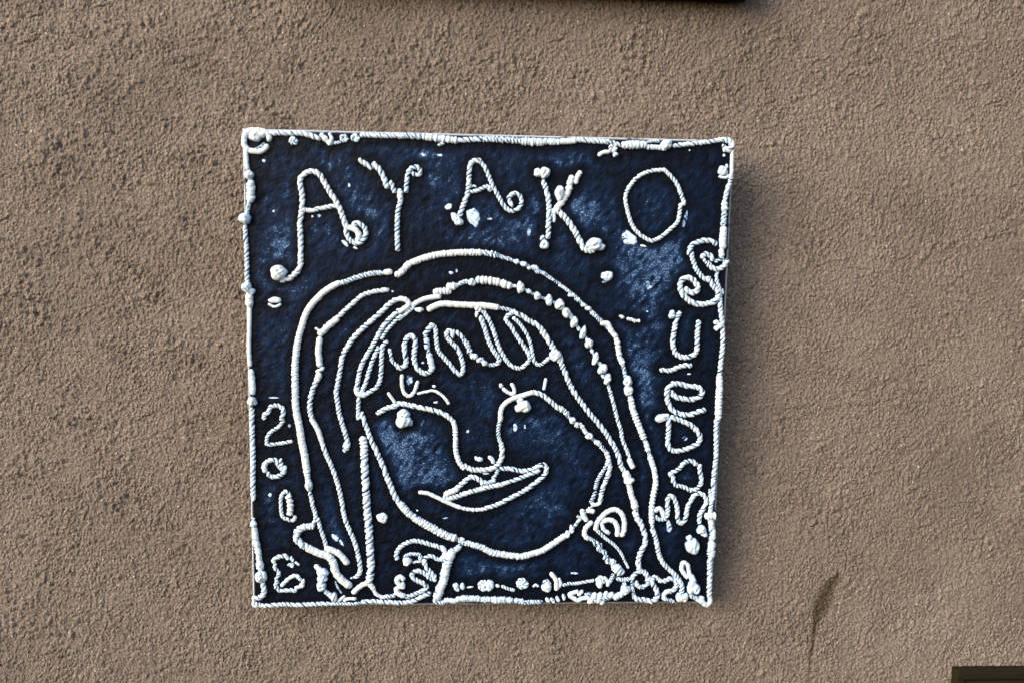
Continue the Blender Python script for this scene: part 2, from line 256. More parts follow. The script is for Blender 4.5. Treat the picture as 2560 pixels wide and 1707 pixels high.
# ---------------------------------------------------------------- the rope picture
LEAN, TH, S = math.radians(3.2), 0.019, 400.0
art = bpy.data.objects.new('rope_picture', None); COL.objects.link(art)
art['label'] = 'dark blue canvas with a face in white painted rope, hanging on stucco'
art['category'] = 'picture'
art.matrix_world = Matrix(((1, 0, 0, 0), (0, -math.sin(LEAN), -math.cos(LEAN), -(TH * math.cos(LEAN) + 0.0025)), (0, math.cos(LEAN), -math.sin(LEAN), 0), (0, 0, 0, 1)))
ROPES=[
 ('rope_letter','first letter A with a round knob on its left foot and a curl on its right foot',[('r','twist',4.2,4.2,1,[(28.2,279.7),(34.0,280.6),(39.9,284.8),(44.1,290.7),(44.9,301.5),(44.9,313.9),(44.6,326.2),(46.0,334.4),(46.7,342.6),(46.4,350.7),(45.2,357.2),(45.8,362.1),(50.1,366.2),(55.0,367.5),(59.9,366.0),(63.1,361.6),(66.3,356.0),(69.5,350.4),(72.8,345.6),(76.4,339.1),(78.8,332.6),(80.8,326.9),(82.0,322.0)]),('r','twist',3.9,3.9,0.7,[(82.0,322.8),(82.0,318.7),(83.6,314.6),(87.3,311.3),(91.5,310.6),(95.6,313.5),(97.7,318.9),(96.1,323.9),(91.6,326.8),(87.0,325.8)]),('r','smooth',4.9,4.9,1,[(83.3,323.2),(88.2,322.1),(91.5,318.8),(91.9,314.7),(90.3,313.0)]),('r','twist',3.6,3.6,0.9,[(47.6,337.1),(53.0,336.2),(58.7,337.5),(65.3,338.9),(70.2,340.0),(75.6,340.6)]),('b',(26.7,285.5),7.2,6.5,0,0.6,1),('b',(80.7,310.4),3.6,1.6,50,0.08,0.8),('b',(89.0,306.8),2.0,1.0,20,0.08,0.8)]),
 ('rope_letter','letter Y with a broken left arm and a curled right arm',[('r','twist',3.8,3.8,0.8,[(92.7,377.7),(97.6,374.5),(103.3,371.0)]),('r','twist',4.2,4.2,0.8,[(103.8,375.1),(109.1,369.9),(112.4,363.5),(115.2,355.8)]),('r','twist',3.6,3.6,0.6,[(118.1,360.8),(119.4,357.1),(121.0,352.3)]),('r','twist',3.9,3.9,0.6,[(124.9,354.4),(125.7,349.1),(125.6,344.2),(123.9,337.6),(123.3,327.7),(123.3,315.3),(123.7,305.3)]),('r','twist',3.6,3.6,0.5,[(130.4,352.8),(130.8,359.0),(131.6,366.3),(133.2,370.4),(136.1,372.5),(140.3,372.2),(141.9,368.2),(139.0,366.3),(135.7,368.1)]),('b',(125.8,349.1),2.6,6.2,0,0.6,0.8)]),
 ('rope_letter','second letter A with a lumpy left foot and a ring on its right foot',[('r','twist',3.9,3.9,0.7,[(174.2,334.8),(177.0,342.7),(180.3,351.8),(181.4,360.0),(181.6,367.4),(182.5,375.6),(186.2,379.1),(190.8,378.6)]),('r','twist',3.4,3.4,0.6,[(190.0,378.6),(194.2,374.2),(197.6,366.9),(201.1,358.8),(205.4,351.5),(209.2,345.0),(213.1,340.5),(218.2,338.9),(223.2,341.9),(224.9,346.9),(222.6,352.5),(217.9,353.2),(214.5,350.0),(215.5,345.9),(217.7,343.1)]),('r','twist',3.3,3.3,0.6,[(182.8,353.5),(188.6,355.1),(194.4,357.7),(197.9,357.9),(198.6,354.8)]),('r','smooth',1.7,1.7,0.6,[(183.1,357.6),(185.2,358.9),(187.3,358.1)]),('b',(170.8,332.7),4.0,3.3,40,0.6,0.7),('b',(173.4,329.8),4.6,3.6,20,0.6,0.7),('b',(169.1,335.1),2.3,2.0,40,0.6,0.7)]),
 ('paint_dab',None,[('b',(165.2,341.2),3.1,3.1,0,0.08,0.7)]),
 ('paint_dab',None,[('b',(185.3,333.6),5.3,7.9,-28,0.08,0.6)]),
 ('rope_letter','letter K with a round knob on top and a fat round foot',[('r','twist',4.0,4.0,0.7,[(242.1,363.9),(244.8,357.2),(247.1,348.2),(247.7,338.2),(247.5,328.3),(247.5,317.4)]),('b',(237.9,370.4),3.6,4.0,0,0.6,0.8),('b',(243.5,370.5),4.6,5.0,0,0.7,0.9),('r','twist',3.6,3.6,0.4,[(243.1,319.0),(242.7,314.8),(244.6,309.0)]),('b',(244.5,311.9),4.0,4.4,0,0.6,0.5),('r','twist',3.0,3.0,0.5,[(249.5,335.8),(252.0,339.2),(253.6,341.7)]),('r','smooth',3.0,3.0,0.2,[(252.0,338.3),(252.1,330.8)]),('r','lump',5.6,5.6,0.9,[(251.8,339.2),(255.9,344.2),(258.4,347.6),(263.2,355.9),(264.7,363.4),(266.1,367.6)]),('b',(256.1,354.2),4.3,6.6,0,0.7,0.9),('r','smooth',4.3,4.3,0.9,[(269.4,362.7),(270.1,366.8),(273.0,371.8)]),('r','twist',4.7,4.7,0.85,[(253.4,341.7),(256.9,338.4),(262.1,333.5),(268.3,325.3),(272.7,317.8),(276.3,311.2),(280.7,307.9),(285.8,308.0)]),('b',(286.1,313.0),7.4,5.7,-8,0.6,0.7),('b',(291.7,311.0),4.0,3.4,-8,0.6,0.4)]),
 ('rope_letter','large letter O of thin white cord',[('r','twist',3.2,3.2,0.8,[(343.3,375.0),(339.1,374.7),(332.3,373.9),(323.9,370.8),(317.3,365.3),(312.4,357.8),(310.9,351.1),(312.5,342.8),(315.8,332.8),(319.5,326.2),(325.7,320.4)]),('r','twist',3.2,3.2,0.8,[(326.6,320.5),(330.1,318.0),(335.3,316.8),(342.9,320.7),(349.6,326.7),(355.4,332.7),(356.9,340.3),(357.4,346.2),(360.8,347.5)]),('r','twist',3.2,3.2,0.7,[(360.8,347.7),(358.4,352.9),(354.1,362.8),(349.6,368.5),(344.3,373.5),(341.6,374.9)])]),
 ('paint_dab',None,[('b',(315.0,318.6),7.1,5.4,40,0.08,0.6)]),
 ('paint_dab',None,[('b',(361.7,334.5),1.7,8.2,15,0.08,0.1)]),
 ('paint_dab',None,[('b',(327.3,312.5),2.7,1.0,10,0.08,0.9)]),
 ('paint_dab',None,[('b',(297.6,287.0),6.0,4.4,5,0.35,0.4)]),
 ('paint_dab',None,[('b',(23.4,263.1),5.5,2.9,-5,0.5,0.7),('r','smooth',2.3,2.3,0.6,[(18.0,260.1),(22.9,257.6),(27.9,259.8)])]),
 ('rope_letter','large letter S with curled ends by the upper right edge',[('r','twist',4.1,4.1,0.6,[(388.7,314.4),(386.4,316.9),(382.5,317.7),(378.1,317.8),(374.3,316.5),(370.5,315.4),(367.7,312.8),(366.6,309.4),(366.5,306.0)]),('r','twist',3.7,3.7,0.6,[(368.4,307.7),(369.0,303.5),(370.8,298.4),(373.2,293.3),(376.4,289.5),(380.0,286.2),(384.5,284.5)]),('r','twist',4.1,4.1,0.6,[(383.0,287.1),(386.3,282.4),(388.7,279.0),(391.4,276.0)]),('r','twist',4.4,4.4,0.8,[(391.9,276.0),(392.7,271.3),(389.7,267.0),(384.1,265.0),(378.0,264.2),(371.4,265.4),(366.0,268.8),(361.9,273.1),(359.9,278.2),(360.1,282.9),(363.1,285.9),(366.5,286.6),(370.5,284.7),(373.2,281.8),(375.1,278.4),(373.6,274.9),(369.7,274.0),(365.7,276.1),(364.7,277.8)]),('r','twist',4.1,4.1,0.6,[(386.7,301.6),(384.4,305.0),(381.3,306.4),(378.3,305.3),(377.5,303.2)]),('b',(379.5,301.5),1.4,1.7,0,0.75,0.8),('r','twist',4.1,4.1,0.75,[(381.6,299.8),(385.2,296.1),(389.3,294.0),(393.6,294.9),(396.9,297.5),(398.9,301.8)]),('r','rough',3.1,3.1,0.3,[(389.0,300.4),(391.9,301.7),(395.3,303.5)]),('r','twist',2.8,2.8,0.3,[(390.3,290.2),(390.6,285.0),(392.5,280.8),(393.6,277.4)])]),
 ('paint_dab',None,[('b',(396.3,274.8),1.4,3.1,0,0.08,0.5)]),
 ('rope_letter','letter U standing below the curled letter S',[('r','twist',4.1,4.1,0.7,[(360.7,257.2),(357.9,252.0),(356.5,243.3),(355.5,234.6),(356.1,227.7),(359.1,221.6),(365.4,219.1),(372.4,220.4),(376.2,224.4),(376.4,233.1),(376.3,241.0),(376.9,250.1)]),('b',(353.8,255.4),3.1,4.1,0,0.7,0.6),('b',(352.7,254.1),2.0,2.7,0,0.7,0.5)]),
 ('rope_dash','short slanted dash between letter U and letter e',[('r','twist',3.8,3.8,0.7,[(346.0,208.4),(350.9,207.7),(355.3,208.0),(361.3,210.7),(366.6,212.1),(372.3,211.9)])]),
 ('paint_dab',None,[('b',(370.8,204.9),1.8,0.7,-10,0.08,0.6)]),
 ('rope_letter','letter e turned on its side above letter D',[('r','twist',4.2,4.2,0.7,[(356.0,189.5),(359.8,185.1),(366.0,183.7),(374.0,183.0),(381.0,185.7),(382.7,190.2),(378.4,193.7),(370.0,194.5),(362.8,196.4),(356.6,196.1),(352.6,191.7),(352.3,184.6),(354.8,177.6),(359.4,172.3),(366.6,169.8),(374.6,170.1),(381.6,172.9),(386.0,173.8)])]),
 ('rope_letter','letter D with a lump at its upper left corner',[('b',(347.7,166.4),5.5,3.8,0,0.6,0.7),('r','lump',4.1,4.1,0.6,[(345.4,167.7),(354.2,168.9)]),('r','twist',4.1,4.1,0.7,[(354.5,166.5),(354.9,157.1),(354.7,146.4),(355.8,141.0),(359.9,137.9),(367.0,138.3),(375.0,141.1),(381.1,144.7),(382.8,149.2),(380.6,154.5),(375.0,159.9),(366.9,163.9),(356.9,167.4)])]),
 ('paint_dab',None,[('b',(369.7,148.7),2.4,2.1,0,0.08,0.1)]),
 ('rope_letter','small letter O below letter D',[('r','twist',3.7,3.7,0.5,[(358.9,118.2),(365.1,121.8),(370.2,127.7),(376.4,128.9),(380.6,125.5)]),('r','twist',3.6,3.6,0.6,[(383.5,125.5),(383.8,119.6),(385.3,115.1),(385.2,108.7),(381.1,103.7),(377.1,103.2)]),('r','twist',3.5,3.5,0.5,[(377.1,102.3),(373.9,104.1),(368.4,106.4),(363.9,106.9)]),('r','twist',3.5,3.5,0.6,[(364.8,106.4),(361.1,110.5),(360.7,115.5)]),('b',(357.9,117.3),2.1,2.8,0,0.6,0.3)]),
 ('rope_squiggle','wavy cord with two humps near the lower right edge',[('r','smooth',4.6,4.6,0.7,[(346.0,84.1),(349.0,86.6),(352.2,84.0),(354.1,78.5)]),('r','twist',3.2,3.2,0.4,[(347.0,79.5),(350.3,76.7),(356.1,77.2)]),('r','twist',3.8,3.8,0.75,[(356.1,78.5),(357.2,85.0),(356.4,92.3),(357.8,97.3),(361.1,97.3),(364.4,90.4),(365.8,83.1),(366.5,75.8),(370.2,73.5),(373.2,78.5),(374.2,86.8),(377.5,94.6),(381.7,99.8),(387.2,99.1),(390.7,94.1),(389.0,87.7),(385.7,81.3),(385.2,73.4)]),('b',(387.2,67.9),4.3,4.6,0,0.7,0.7),('b',(390.1,63.8),3.6,2.9,30,0.7,0.6)]),
 ('paint_dab',None,[('b',(358.9,70.3),2.5,5.7,-12,0.08,0.45)]),
 ('rope_rosette','round coil below the wavy cord',[('b',(380.2,52.7),7.1,7.5,0,0.45,0.5),('c',(379.7,52.7),6.8,1.4,2.9,0.7,0),('b',(377.2,60.1),3.2,2.8,0,0.4,0.5)]),
 ('rope_knot','tall knotted lump of cord in the lower right corner',[('r','smooth',4.3,4.3,0.7,[(372.2,37.8),(371.5,32.2),(374.0,27.6),(377.4,23.8)]),('r','smooth',3.9,3.9,0.7,[(372.7,37.8),(376.4,35.9),(378.0,30.3),(379.2,23.8)]),('b',(381.5,22.8),3.2,5.8,-20,0.6,0.5),('b',(380.9,16.3),4.0,7.2,15,0.7,0.7),('b',(384.2,14.4),4.3,6.4,-25,0.7,0.7),('b',(380.6,11.6),2.9,3.6,10,0.6,0.6)]),
 ('hair_rope','thick outer hair cord on the left side',[('r','smooth',5.3,5.3,1,[(118.0,287.7),(113.0,287.2)]),('r','rough',4.2,4.2,0.7,[(111.4,286.6),(105.5,286.5),(98.8,285.1),(88.8,282.2),(83.0,279.8),(75.5,277.4)]),('r','smooth',5.5,5.5,1,[(75.5,278.0),(65.4,272.0),(57.9,265.2),(52.0,258.4),(47.7,250.8),(45.1,242.3),(42.5,233.8),(40.8,225.3)]),('r','wrap',5.9,5.9,0.8,[(41.1,227.0),(39.7,216.8),(38.9,207.4),(38.6,197.9),(38.8,188.5),(38.7,177.3),(39.8,168.6)]),('r','smooth',6.3,6.3,0.95,[(39.4,169.5),(41.4,159.9),(42.9,149.5),(43.9,142.5),(45.3,135.5),(46.4,127.6),(47.7,117.9)]),('b',(49.0,106.5),3.4,5.0,0,0.7,0.9),('r','twist',3.4,3.4,0.7,[(49.9,101.2),(50.7,95.9),(52.3,87.8),(54.1,81.6),(54.0,75.3)]),('r','twist',3.1,3.1,0.5,[(54.3,77.1),(52.6,74.4),(51.4,69.9)]),('r','twist',3.3,3.3,0.7,[(56.1,78.0),(58.1,69.0),(60.6,61.8),(62.7,53.7)]),('r','smooth',5.7,5.7,0.95,[(62.7,51.9),(70.0,49.1),(75.1,45.5),(80.7,38.2)]),('r','lump',5.0,5.0,0.8,[(47.2,119.8),(48.2,112.7),(49.1,105.7)])]),
 ('hair_rope','thick looped cord at the lower left end of the hair',[('r','lump',5.7,5.7,0.9,[(51.7,70.8),(46.1,71.0),(41.8,69.5)]),('r','twist',6.0,6.0,0.8,[(41.8,69.9),(38.4,65.5),(38.2,61.0),(41.6,56.0),(48.4,51.9)]),('r','smooth',6.8,6.8,1,[(46.7,52.4),(57.0,47.4),(64.7,44.6),(69.0,38.2),(70.2,31.8),(75.8,23.6),(82.8,18.1)])]),
 ('hair_rope','second hair cord inside the thick outer one on the left',[('r','twist',3.6,3.6,0.9,[(115.9,272.7),(109.6,272.2),(99.6,270.0),(93.7,267.4),(87.0,261.4),(80.3,255.4),(74.4,249.4)]),('r','lump',5.9,5.9,0.9,[(74.4,248.6),(67.6,243.4),(62.6,238.3),(59.2,235.7)]),('r','smooth',5.5,5.5,0.85,[(59.6,232.3),(58.2,222.1),(58.9,213.5),(58.9,209.3)]),('r','lump',3.3,3.3,0.6,[(56.3,204.1),(58.4,205.0),(62.2,207.6)]),('r','smooth',5.6,5.6,0.8,[(58.8,202.4),(56.6,196.4)]),('r','twist',4.0,4.0,0.7,[(55.8,195.5),(53.6,190.3),(50.9,179.9),(50.8,169.6),(52.8,164.4)]),('r','smooth',4.6,4.6,1,[(51.6,164.3),(56.6,155.7),(59.8,146.1)]),('r','twist',3.7,3.7,0.8,[(59.8,145.4),(63.9,133.1),(68.1,123.4),(71.4,113.7),(74.3,103.0),(76.4,92.3),(78.0,81.6),(81.0,71.7),(84.8,62.6),(88.2,52.7),(90.3,42.7),(91.6,33.6),(90.2,28.1),(87.2,25.8)]),('r','lump',2.3,2.3,0.8,[(55.9,240.3),(58.0,239.1),(60.0,237.4)]),('r','rough',2.0,2.0,0.6,[(87.2,25.8),(83.2,24.5)])]),
 ('hair_rope','third hair cord on the left, bent over the parting',[('r','smooth',4.6,4.6,0.9,[(124.6,265.7),(127.9,265.5),(131.7,263.7),(132.6,260.7),(128.8,257.3),(124.6,254.7)]),('r','twist',4.0,4.0,0.85,[(125.4,265.4),(119.7,263.5),(114.7,259.2),(109.6,254.1),(102.0,247.2),(95.3,241.2),(88.5,234.3),(83.4,227.4),(79.1,219.7),(76.6,212.0)]),('r','twist',3.8,3.8,0.7,[(77.0,212.9),(75.6,203.4),(73.9,194.8),(72.5,186.2),(73.7,177.5),(74.9,168.8),(77.8,158.4),(80.3,149.6),(81.8,142.6),(80.6,138.2)]),('b',(79.8,140.2),3.0,5.0,20,0.08,0.4)]),
 ('hair_rope','long looped cord of the hair left of the fringe',[('r','twist',3.6,3.6,0.8,[(125.4,256.4),(118.0,249.9),(111.3,242.2),(106.2,232.8),(101.1,223.4),(96.0,214.8),(92.6,207.0),(90.8,198.4),(89.3,189.7)]),('r','smooth',5.0,5.0,0.9,[(89.3,190.6),(89.9,187.1),(93.3,185.0),(97.1,185.5)]),('r','twist',3.6,3.6,0.7,[(96.7,185.5),(105.2,190.7),(109.0,197.7),(109.9,206.3),(110.3,216.6),(111.2,226.0),(115.0,229.9)]),('r','twist',3.0,3.0,0.5,[(125.4,250.9),(119.7,244.9),(113.8,238.0),(110.4,232.0)]),('r','twist',3.4,3.4,0.6,[(107.8,225.1),(103.6,215.7),(99.7,204.5),(97.6,196.7),(95.0,190.6),(93.3,187.2)]),('r','twist',2.3,2.3,0.5,[(124.6,250.9),(128.8,252.2),(132.2,254.4),(136.4,258.2)]),('r','twist',2.3,2.3,0.4,[(124.6,247.9),(127.9,250.9),(131.3,253.1)])]),
 ('hair_rope','short cord hanging from the hair loop beside the left cheek',[('r','twist',3.4,3.4,0.7,[(91.1,182.0),(90.7,173.3),(90.6,164.1)])]),
 ('hair_rope','thick straight hair cord down the left side of the neck',[('r','lump',6.4,6.4,0.9,[(93.9,148.0),(95.2,142.7),(95.4,135.6)]),('r','twist',6.0,6.0,0.85,[(95.4,136.7),(95.7,123.5),(96.5,110.1),(97.1,96.8),(97.9,83.3),(99.0,69.8),(99.7,56.3),(100.5,42.6),(100.5,30.8),(98.5,20.7)]),('r','smooth',4.8,4.8,1,[(85.3,11.6),(91.5,17.5),(98.5,20.0),(102.8,15.2)]),('r','lump',3.5,3.5,0.7,[(102.8,15.2),(105.0,10.6),(110.7,7.6),(114.2,8.7)]),('r','rough',3.8,3.8,0.5,[(114.2,7.7),(121.2,9.1)])]),
 ('rope_knot','lumpy cord pieces below the thick hair loop',[('r','smooth',4.8,4.8,0.8,[(53.8,36.0),(57.7,31.9),(59.4,28.2)]),('b',(59.8,30.1),5.4,4.8,30,0.7,0.6),('b',(59.3,25.1),4.8,4.1,0,0.7,0.4),('b',(58.4,18.2),4.4,5.1,10,0.7,0.7),('r','wrap',4.8,4.8,0.6,[(61.8,12.9),(66.1,9.7),(69.1,5.5)]),('b',(69.2,7.8),2.7,4.8,10,0.8,0.8),('r','smooth',2.7,2.7,0.9,[(72.2,3.6),(77.9,8.7)]),('r','smooth',3.1,3.1,0.8,[(77.4,4.1),(80.9,6.3),(87.5,6.1)]),('r','rough',1.7,1.7,0.4,[(70.2,21.8),(72.3,16.3),(75.7,11.2)])]),
 ('hair_rope','outer arch of hair over the crown, running down the right side',[('r','wrap',5.6,5.6,0.95,[(122.2,286.1),(125.4,286.5),(132.3,293.8),(138.5,296.8),(146.5,299.8),(157.4,302.5),(167.5,303.7),(180.1,304.6),(192.7,304.6)]),('r','rough',4.6,4.6,0.7,[(193.4,304.8),(201.0,303.6),(206.1,302.5)]),('r','rough',3.3,3.3,0.5,[(206.1,302.5),(212.0,300.5),(218.0,299.1)]),('b',(221.4,297.7),2.7,2.3,0,0.7,0.6),('b',(227.8,295.7),3.4,2.3,10,0.7,0.7),('r','lump',3.0,3.0,0.6,[(231.3,292.4),(236.8,293.7),(239.4,291.6)]),('r','rough',3.0,3.0,0.5,[(237.7,289.5),(243.7,288.7),(250.7,284.2)]),('r','lump',3.0,3.0,0.6,[(257.5,279.0),(263.5,275.6),(265.3,274.0)]),('r','smooth',3.4,3.4,0.7,[(265.8,270.6),(270.5,270.6)]),('r','rough',3.4,3.4,0.5,[(271.5,268.1),(275.4,265.6)]),('b',(278.1,262.6),2.3,2.0,0,0.75,0.8),('b',(282.7,259.5),3.1,2.0,5,0.75,0.8),('r','rough',3.7,3.7,0.6,[(285.1,257.1),(290.9,251.6),(294.4,248.7)]),('r','smooth',4.7,4.7,0.8,[(294.1,247.4),(299.7,246.6),(302.5,241.0),(307.0,235.9)]),('r','lump',4.8,4.8,0.8,[(307.0,235.0),(308.0,231.5),(309.1,225.5),(310.6,218.5),(312.5,215.1)]),('b',(312.8,214.2),2.7,2.4,0,0.75,0.8),('r','rough',2.4,2.4,0.3,[(314.1,210.7),(315.5,204.2)]),('b',(317.9,198.5),4.4,4.8,0,0.7,0.6),('b',(318.8,190.6),4.1,5.2,0,0.7,0.8),('r','lump',5.5,5.5,0.7,[(321.0,184.4),(323.1,174.7),(326.0,166.8),(329.8,157.9),(333.7,149.0)]),('r','lump',4.6,4.6,0.8,[(335.6,145.6),(337.5,138.4)]),('r','lump',4.9,4.9,0.85,[(339.6,133.0),(341.1,128.5),(343.1,123.1),(344.7,115.9),(345.5,108.7),(344.0,99.6),(343.0,90.5),(342.9,81.3),(343.7,73.1)]),('r','twist',3.9,3.9,0.75,[(343.9,67.5),(346.8,62.0),(349.0,52.8),(351.1,44.4),(355.0,37.0),(361.6,30.4),(368.3,23.8),(372.2,16.3),(372.3,10.2)]),('b',(370.6,6.0),3.6,4.3,0,0.8,0.9),('b',(374.9,6.0),3.6,4.3,0,0.8,0.9),('r','rough',2.7,2.7,0.3,[(205.2,302.6),(214.6,300.1),(221.4,297.7),(227.8,295.7),(234.3,292.8),(243.7,288.7),(250.7,284.2),(258.3,279.6)]),('r','rough',2.7,2.7,0.4,[(257.4,279.4),(263.5,275.2),(270.5,270.2),(275.4,265.6),(282.7,259.5),(289.1,253.3),(296.2,247.0),(306.1,236.3)]),('r','rough',3.4,3.4,0.5,[(307.0,235.0),(308.0,231.5),(309.1,225.5),(310.6,218.5),(312.7,214.2),(313.9,210.7),(315.5,204.2),(317.4,198.5),(318.8,190.6),(321.0,184.4),(324.0,172.9),(329.8,157.9),(333.7,149.0),(336.2,141.8)]),('r','rough',3.5,3.5,0.5,[(336.6,142.0),(339.6,133.0),(344.7,115.9),(344.0,99.6),(342.9,81.3),(343.7,73.1),(345.3,64.8)])]),
 ('hair_rope','inner arch of hair ending in a row of separate beads',[('r','smooth',4.0,4.6,0.95,[(135.5,260.3),(143.9,265.1),(152.4,267.3),(158.7,268.3)]),('r','lump',5.6,5.6,0.9,[(154.0,271.6),(161.6,272.5),(166.7,272.2)]),('r','lump',6.6,6.6,0.9,[(165.0,275.9),(170.9,276.9)]),('r','rough',3.4,3.4,0.7,[(175.9,279.5),(181.0,281.2)]),('b',(184.8,280.0),3.6,3.3,0,0.75,0.8),('r','lump',6.7,6.7,1,[(189.4,282.2),(201.3,281.5),(209.8,279.5),(216.7,277.5)]),('r','smooth',3.0,3.0,0.9,[(214.9,278.3),(221.8,277.2)]),('b',(225.2,276.4),3.4,5.4,5,0.8,1),('b',(232.3,273.1),2.7,2.3,10,0.6,0.5),('b',(239.4,269.5),3.0,3.7,-10,0.8,0.9),('b',(249.3,266.1),3.1,5.1,-5,0.8,0.9),('b',(258.3,262.4),4.4,5.0,-30,0.8,1),('b',(264.0,256.0),3.7,4.8,0,0.8,1),('b',(268.0,253.1),2.0,3.0,0,0.5,0.3),('b',(270.9,247.9),3.4,5.0,15,0.9,1),('b',(274.5,242.8),1.7,2.7,-20,0.5,0.3),('b',(278.7,239.0),2.7,6.1,12,0.8,0.8),('b',(282.1,233.4),1.7,2.0,-20,0.5,0.3),('b',(284.0,230.2),3.4,4.4,20,0.9,1),('b',(286.9,223.5),1.7,2.4,-20,0.5,0.3),('b',(289.8,217.3),2.7,5.8,15,0.9,1),('b',(293.8,213.1),1.7,2.4,-20,0.5,0.3),('b',(296.1,208.6),3.7,5.4,35,0.9,1),('b',(296.9,202.2),1.7,2.7,-20,0.5,0.3),('b',(300.7,200.1),3.1,5.2,15,0.9,1),('r','twist',2.4,3.1,0.5,[(301.5,194.0),(303.2,189.6)]),('r','twist',3.1,3.1,0.6,[(303.2,189.6),(305.7,181.7),(308.2,172.9),(311.1,163.1),(313.6,156.0),(315.4,147.1),(319.0,139.1),(321.9,131.0)]),('r','smooth',4.9,4.9,0.9,[(321.5,130.3),(325.3,123.1)]),('r','rough',3.4,3.4,0.6,[(165.8,273.4),(170.9,276.4),(177.6,279.9),(184.4,280.9)]),('r','rough',2.3,2.3,0.4,[(225.2,276.4),(232.3,273.1),(239.4,269.5),(249.3,266.1),(258.9,261.9)]),('r','rough',2.0,2.0,0.3,[(258.3,262.4),(264.0,256.0),(270.9,247.9),(278.7,239.0),(284.0,230.2),(289.8,217.3),(296.1,208.6),(300.7,200.1),(301.8,193.1)])]),
 ('fringe_rope','thick cord over the fringe, running down the right side of the face',[('b',(141.4,256.6),4.0,2.3,5,0.8,1),('r','rough',2.6,2.6,0.5,[(129.6,255.2),(133.0,257.3),(137.2,258.5)]),('r','smooth',5.4,5.4,1,[(149.0,257.1),(154.9,260.2),(161.7,261.9),(176.1,261.3),(188.8,261.0),(197.3,260.7),(206.7,259.4)]),('r','rough',3.0,3.0,0.5,[(206.7,259.1),(214.4,258.1),(219.6,256.3)]),('r','lump',5.0,5.0,0.95,[(188.4,259.2),(192.3,257.2)]),('r','twist',4.0,4.0,0.7,[(218.7,256.3),(227.3,252.6),(232.6,248.8),(239.5,245.4),(244.8,240.3)]),('r','twist',4.7,4.7,0.8,[(243.9,240.3),(248.3,234.4),(252.8,227.5),(256.4,220.6),(260.0,214.6)]),('b',(255.6,219.7),5.4,5.1,40,0.5,0.8),('r','twist',4.1,4.1,0.7,[(259.7,220.6),(260.7,213.7),(264.4,205.0),(268.1,196.3),(273.6,186.7),(280.8,177.1),(287.2,169.2),(293.5,162.1),(299.9,154.2),(304.6,147.1),(310.2,138.1),(313.1,130.1),(315.1,123.8),(316.9,121.1)]),('r','smooth',7.0,7.0,1,[(318.8,118.6),(321.2,113.1)]),('b',(321.9,111.8),4.9,3.5,0,0.8,1),('r','lump',5.2,5.2,0.9,[(322.3,107.7),(324.9,97.7),(328.2,90.5)]),('r','smooth',6.3,6.3,1,[(326.8,93.2),(328.6,86.8)]),('r','lump',4.9,4.9,0.8,[(327.6,83.2),(330.5,78.6),(330.6,75.4)]),('r','twist',4.3,4.3,0.8,[(332.3,76.3),(335.3,69.4),(337.8,62.0),(338.1,54.6),(334.7,47.3),(332.8,38.9),(334.7,28.7)]),('r','rough',3.8,3.8,0.6,[(315.1,124.0),(318.8,117.7),(321.9,110.4),(324.9,97.7),(328.3,88.6),(330.9,77.7),(333.8,72.2)])]),
 ('fringe_rope','wavy cord of the left half of the fringe',[('r','twist',3.0,3.0,0.5,[(116.7,223.5),(118.0,218.4),(119.2,213.3),(125.4,208.1)]),('r','twist',4.0,4.0,0.7,[(123.3,208.6),(127.1,208.2),(130.5,211.6),(130.1,217.7),(129.2,222.8),(129.6,229.6),(133.0,234.8),(137.7,233.1),(138.1,226.3),(137.1,217.7),(138.6,210.0),(142.9,204.9),(148.0,203.6),(152.5,207.1)]),('r','wrap',5.4,5.4,0.7,[(152.5,207.5),(151.4,212.7),(149.6,219.6)]),('r','wrap',5.0,5.0,0.4,[(147.9,224.7),(147.6,232.4)]),('r','twist',4.3,4.3,0.5,[(146.2,235.8),(149.9,241.8),(152.9,244.4)]),('r','twist',3.6,3.6,0.7,[(152.9,244.4),(155.0,240.2),(155.5,233.3),(157.3,223.1),(162.8,216.2),(168.0,210.3),(172.3,204.7),(176.6,203.0),(178.3,208.6),(176.5,217.2),(173.0,225.0),(167.0,230.9),(164.0,236.0),(165.9,239.4),(170.3,238.6)]),('b',(169.1,236.7),2.0,3.7,0,0.7,0.95),('r','rough',3.0,3.0,0.3,[(152.5,207.5),(150.1,217.8),(147.6,229.8),(146.2,235.8)])]),
 ('fringe_rope','twisted cord between the two loops of the fringe',[('r','twist',3.6,3.6,0.5,[(172.5,238.7),(178.1,233.6)]),('r','rough',4.4,4.4,0.7,[(178.9,231.9),(182.0,226.8),(184.2,220.8)]),('r','wrap',5.1,5.1,0.7,[(185.0,218.2),(189.3,218.2)]),('r','wrap',4.4,4.4,0.5,[(190.2,214.8),(194.5,215.7)]),('b',(196.2,212.7),2.7,2.7,0,0.75,0.8),('r','twist',3.1,3.1,0.6,[(200.1,211.0),(206.1,211.3)]),('r','twist',3.7,3.7,0.65,[(206.1,211.3),(208.4,215.8),(203.8,222.7),(199.4,231.2),(196.3,240.6),(192.3,251.7)]),('b',(189.1,253.8),1.7,3.0,10,0.7,0.9),('r','rough',2.3,2.3,0.4,[(177.2,234.4),(184.2,220.8),(189.3,216.5),(196.2,212.7),(200.6,211.0)])]),
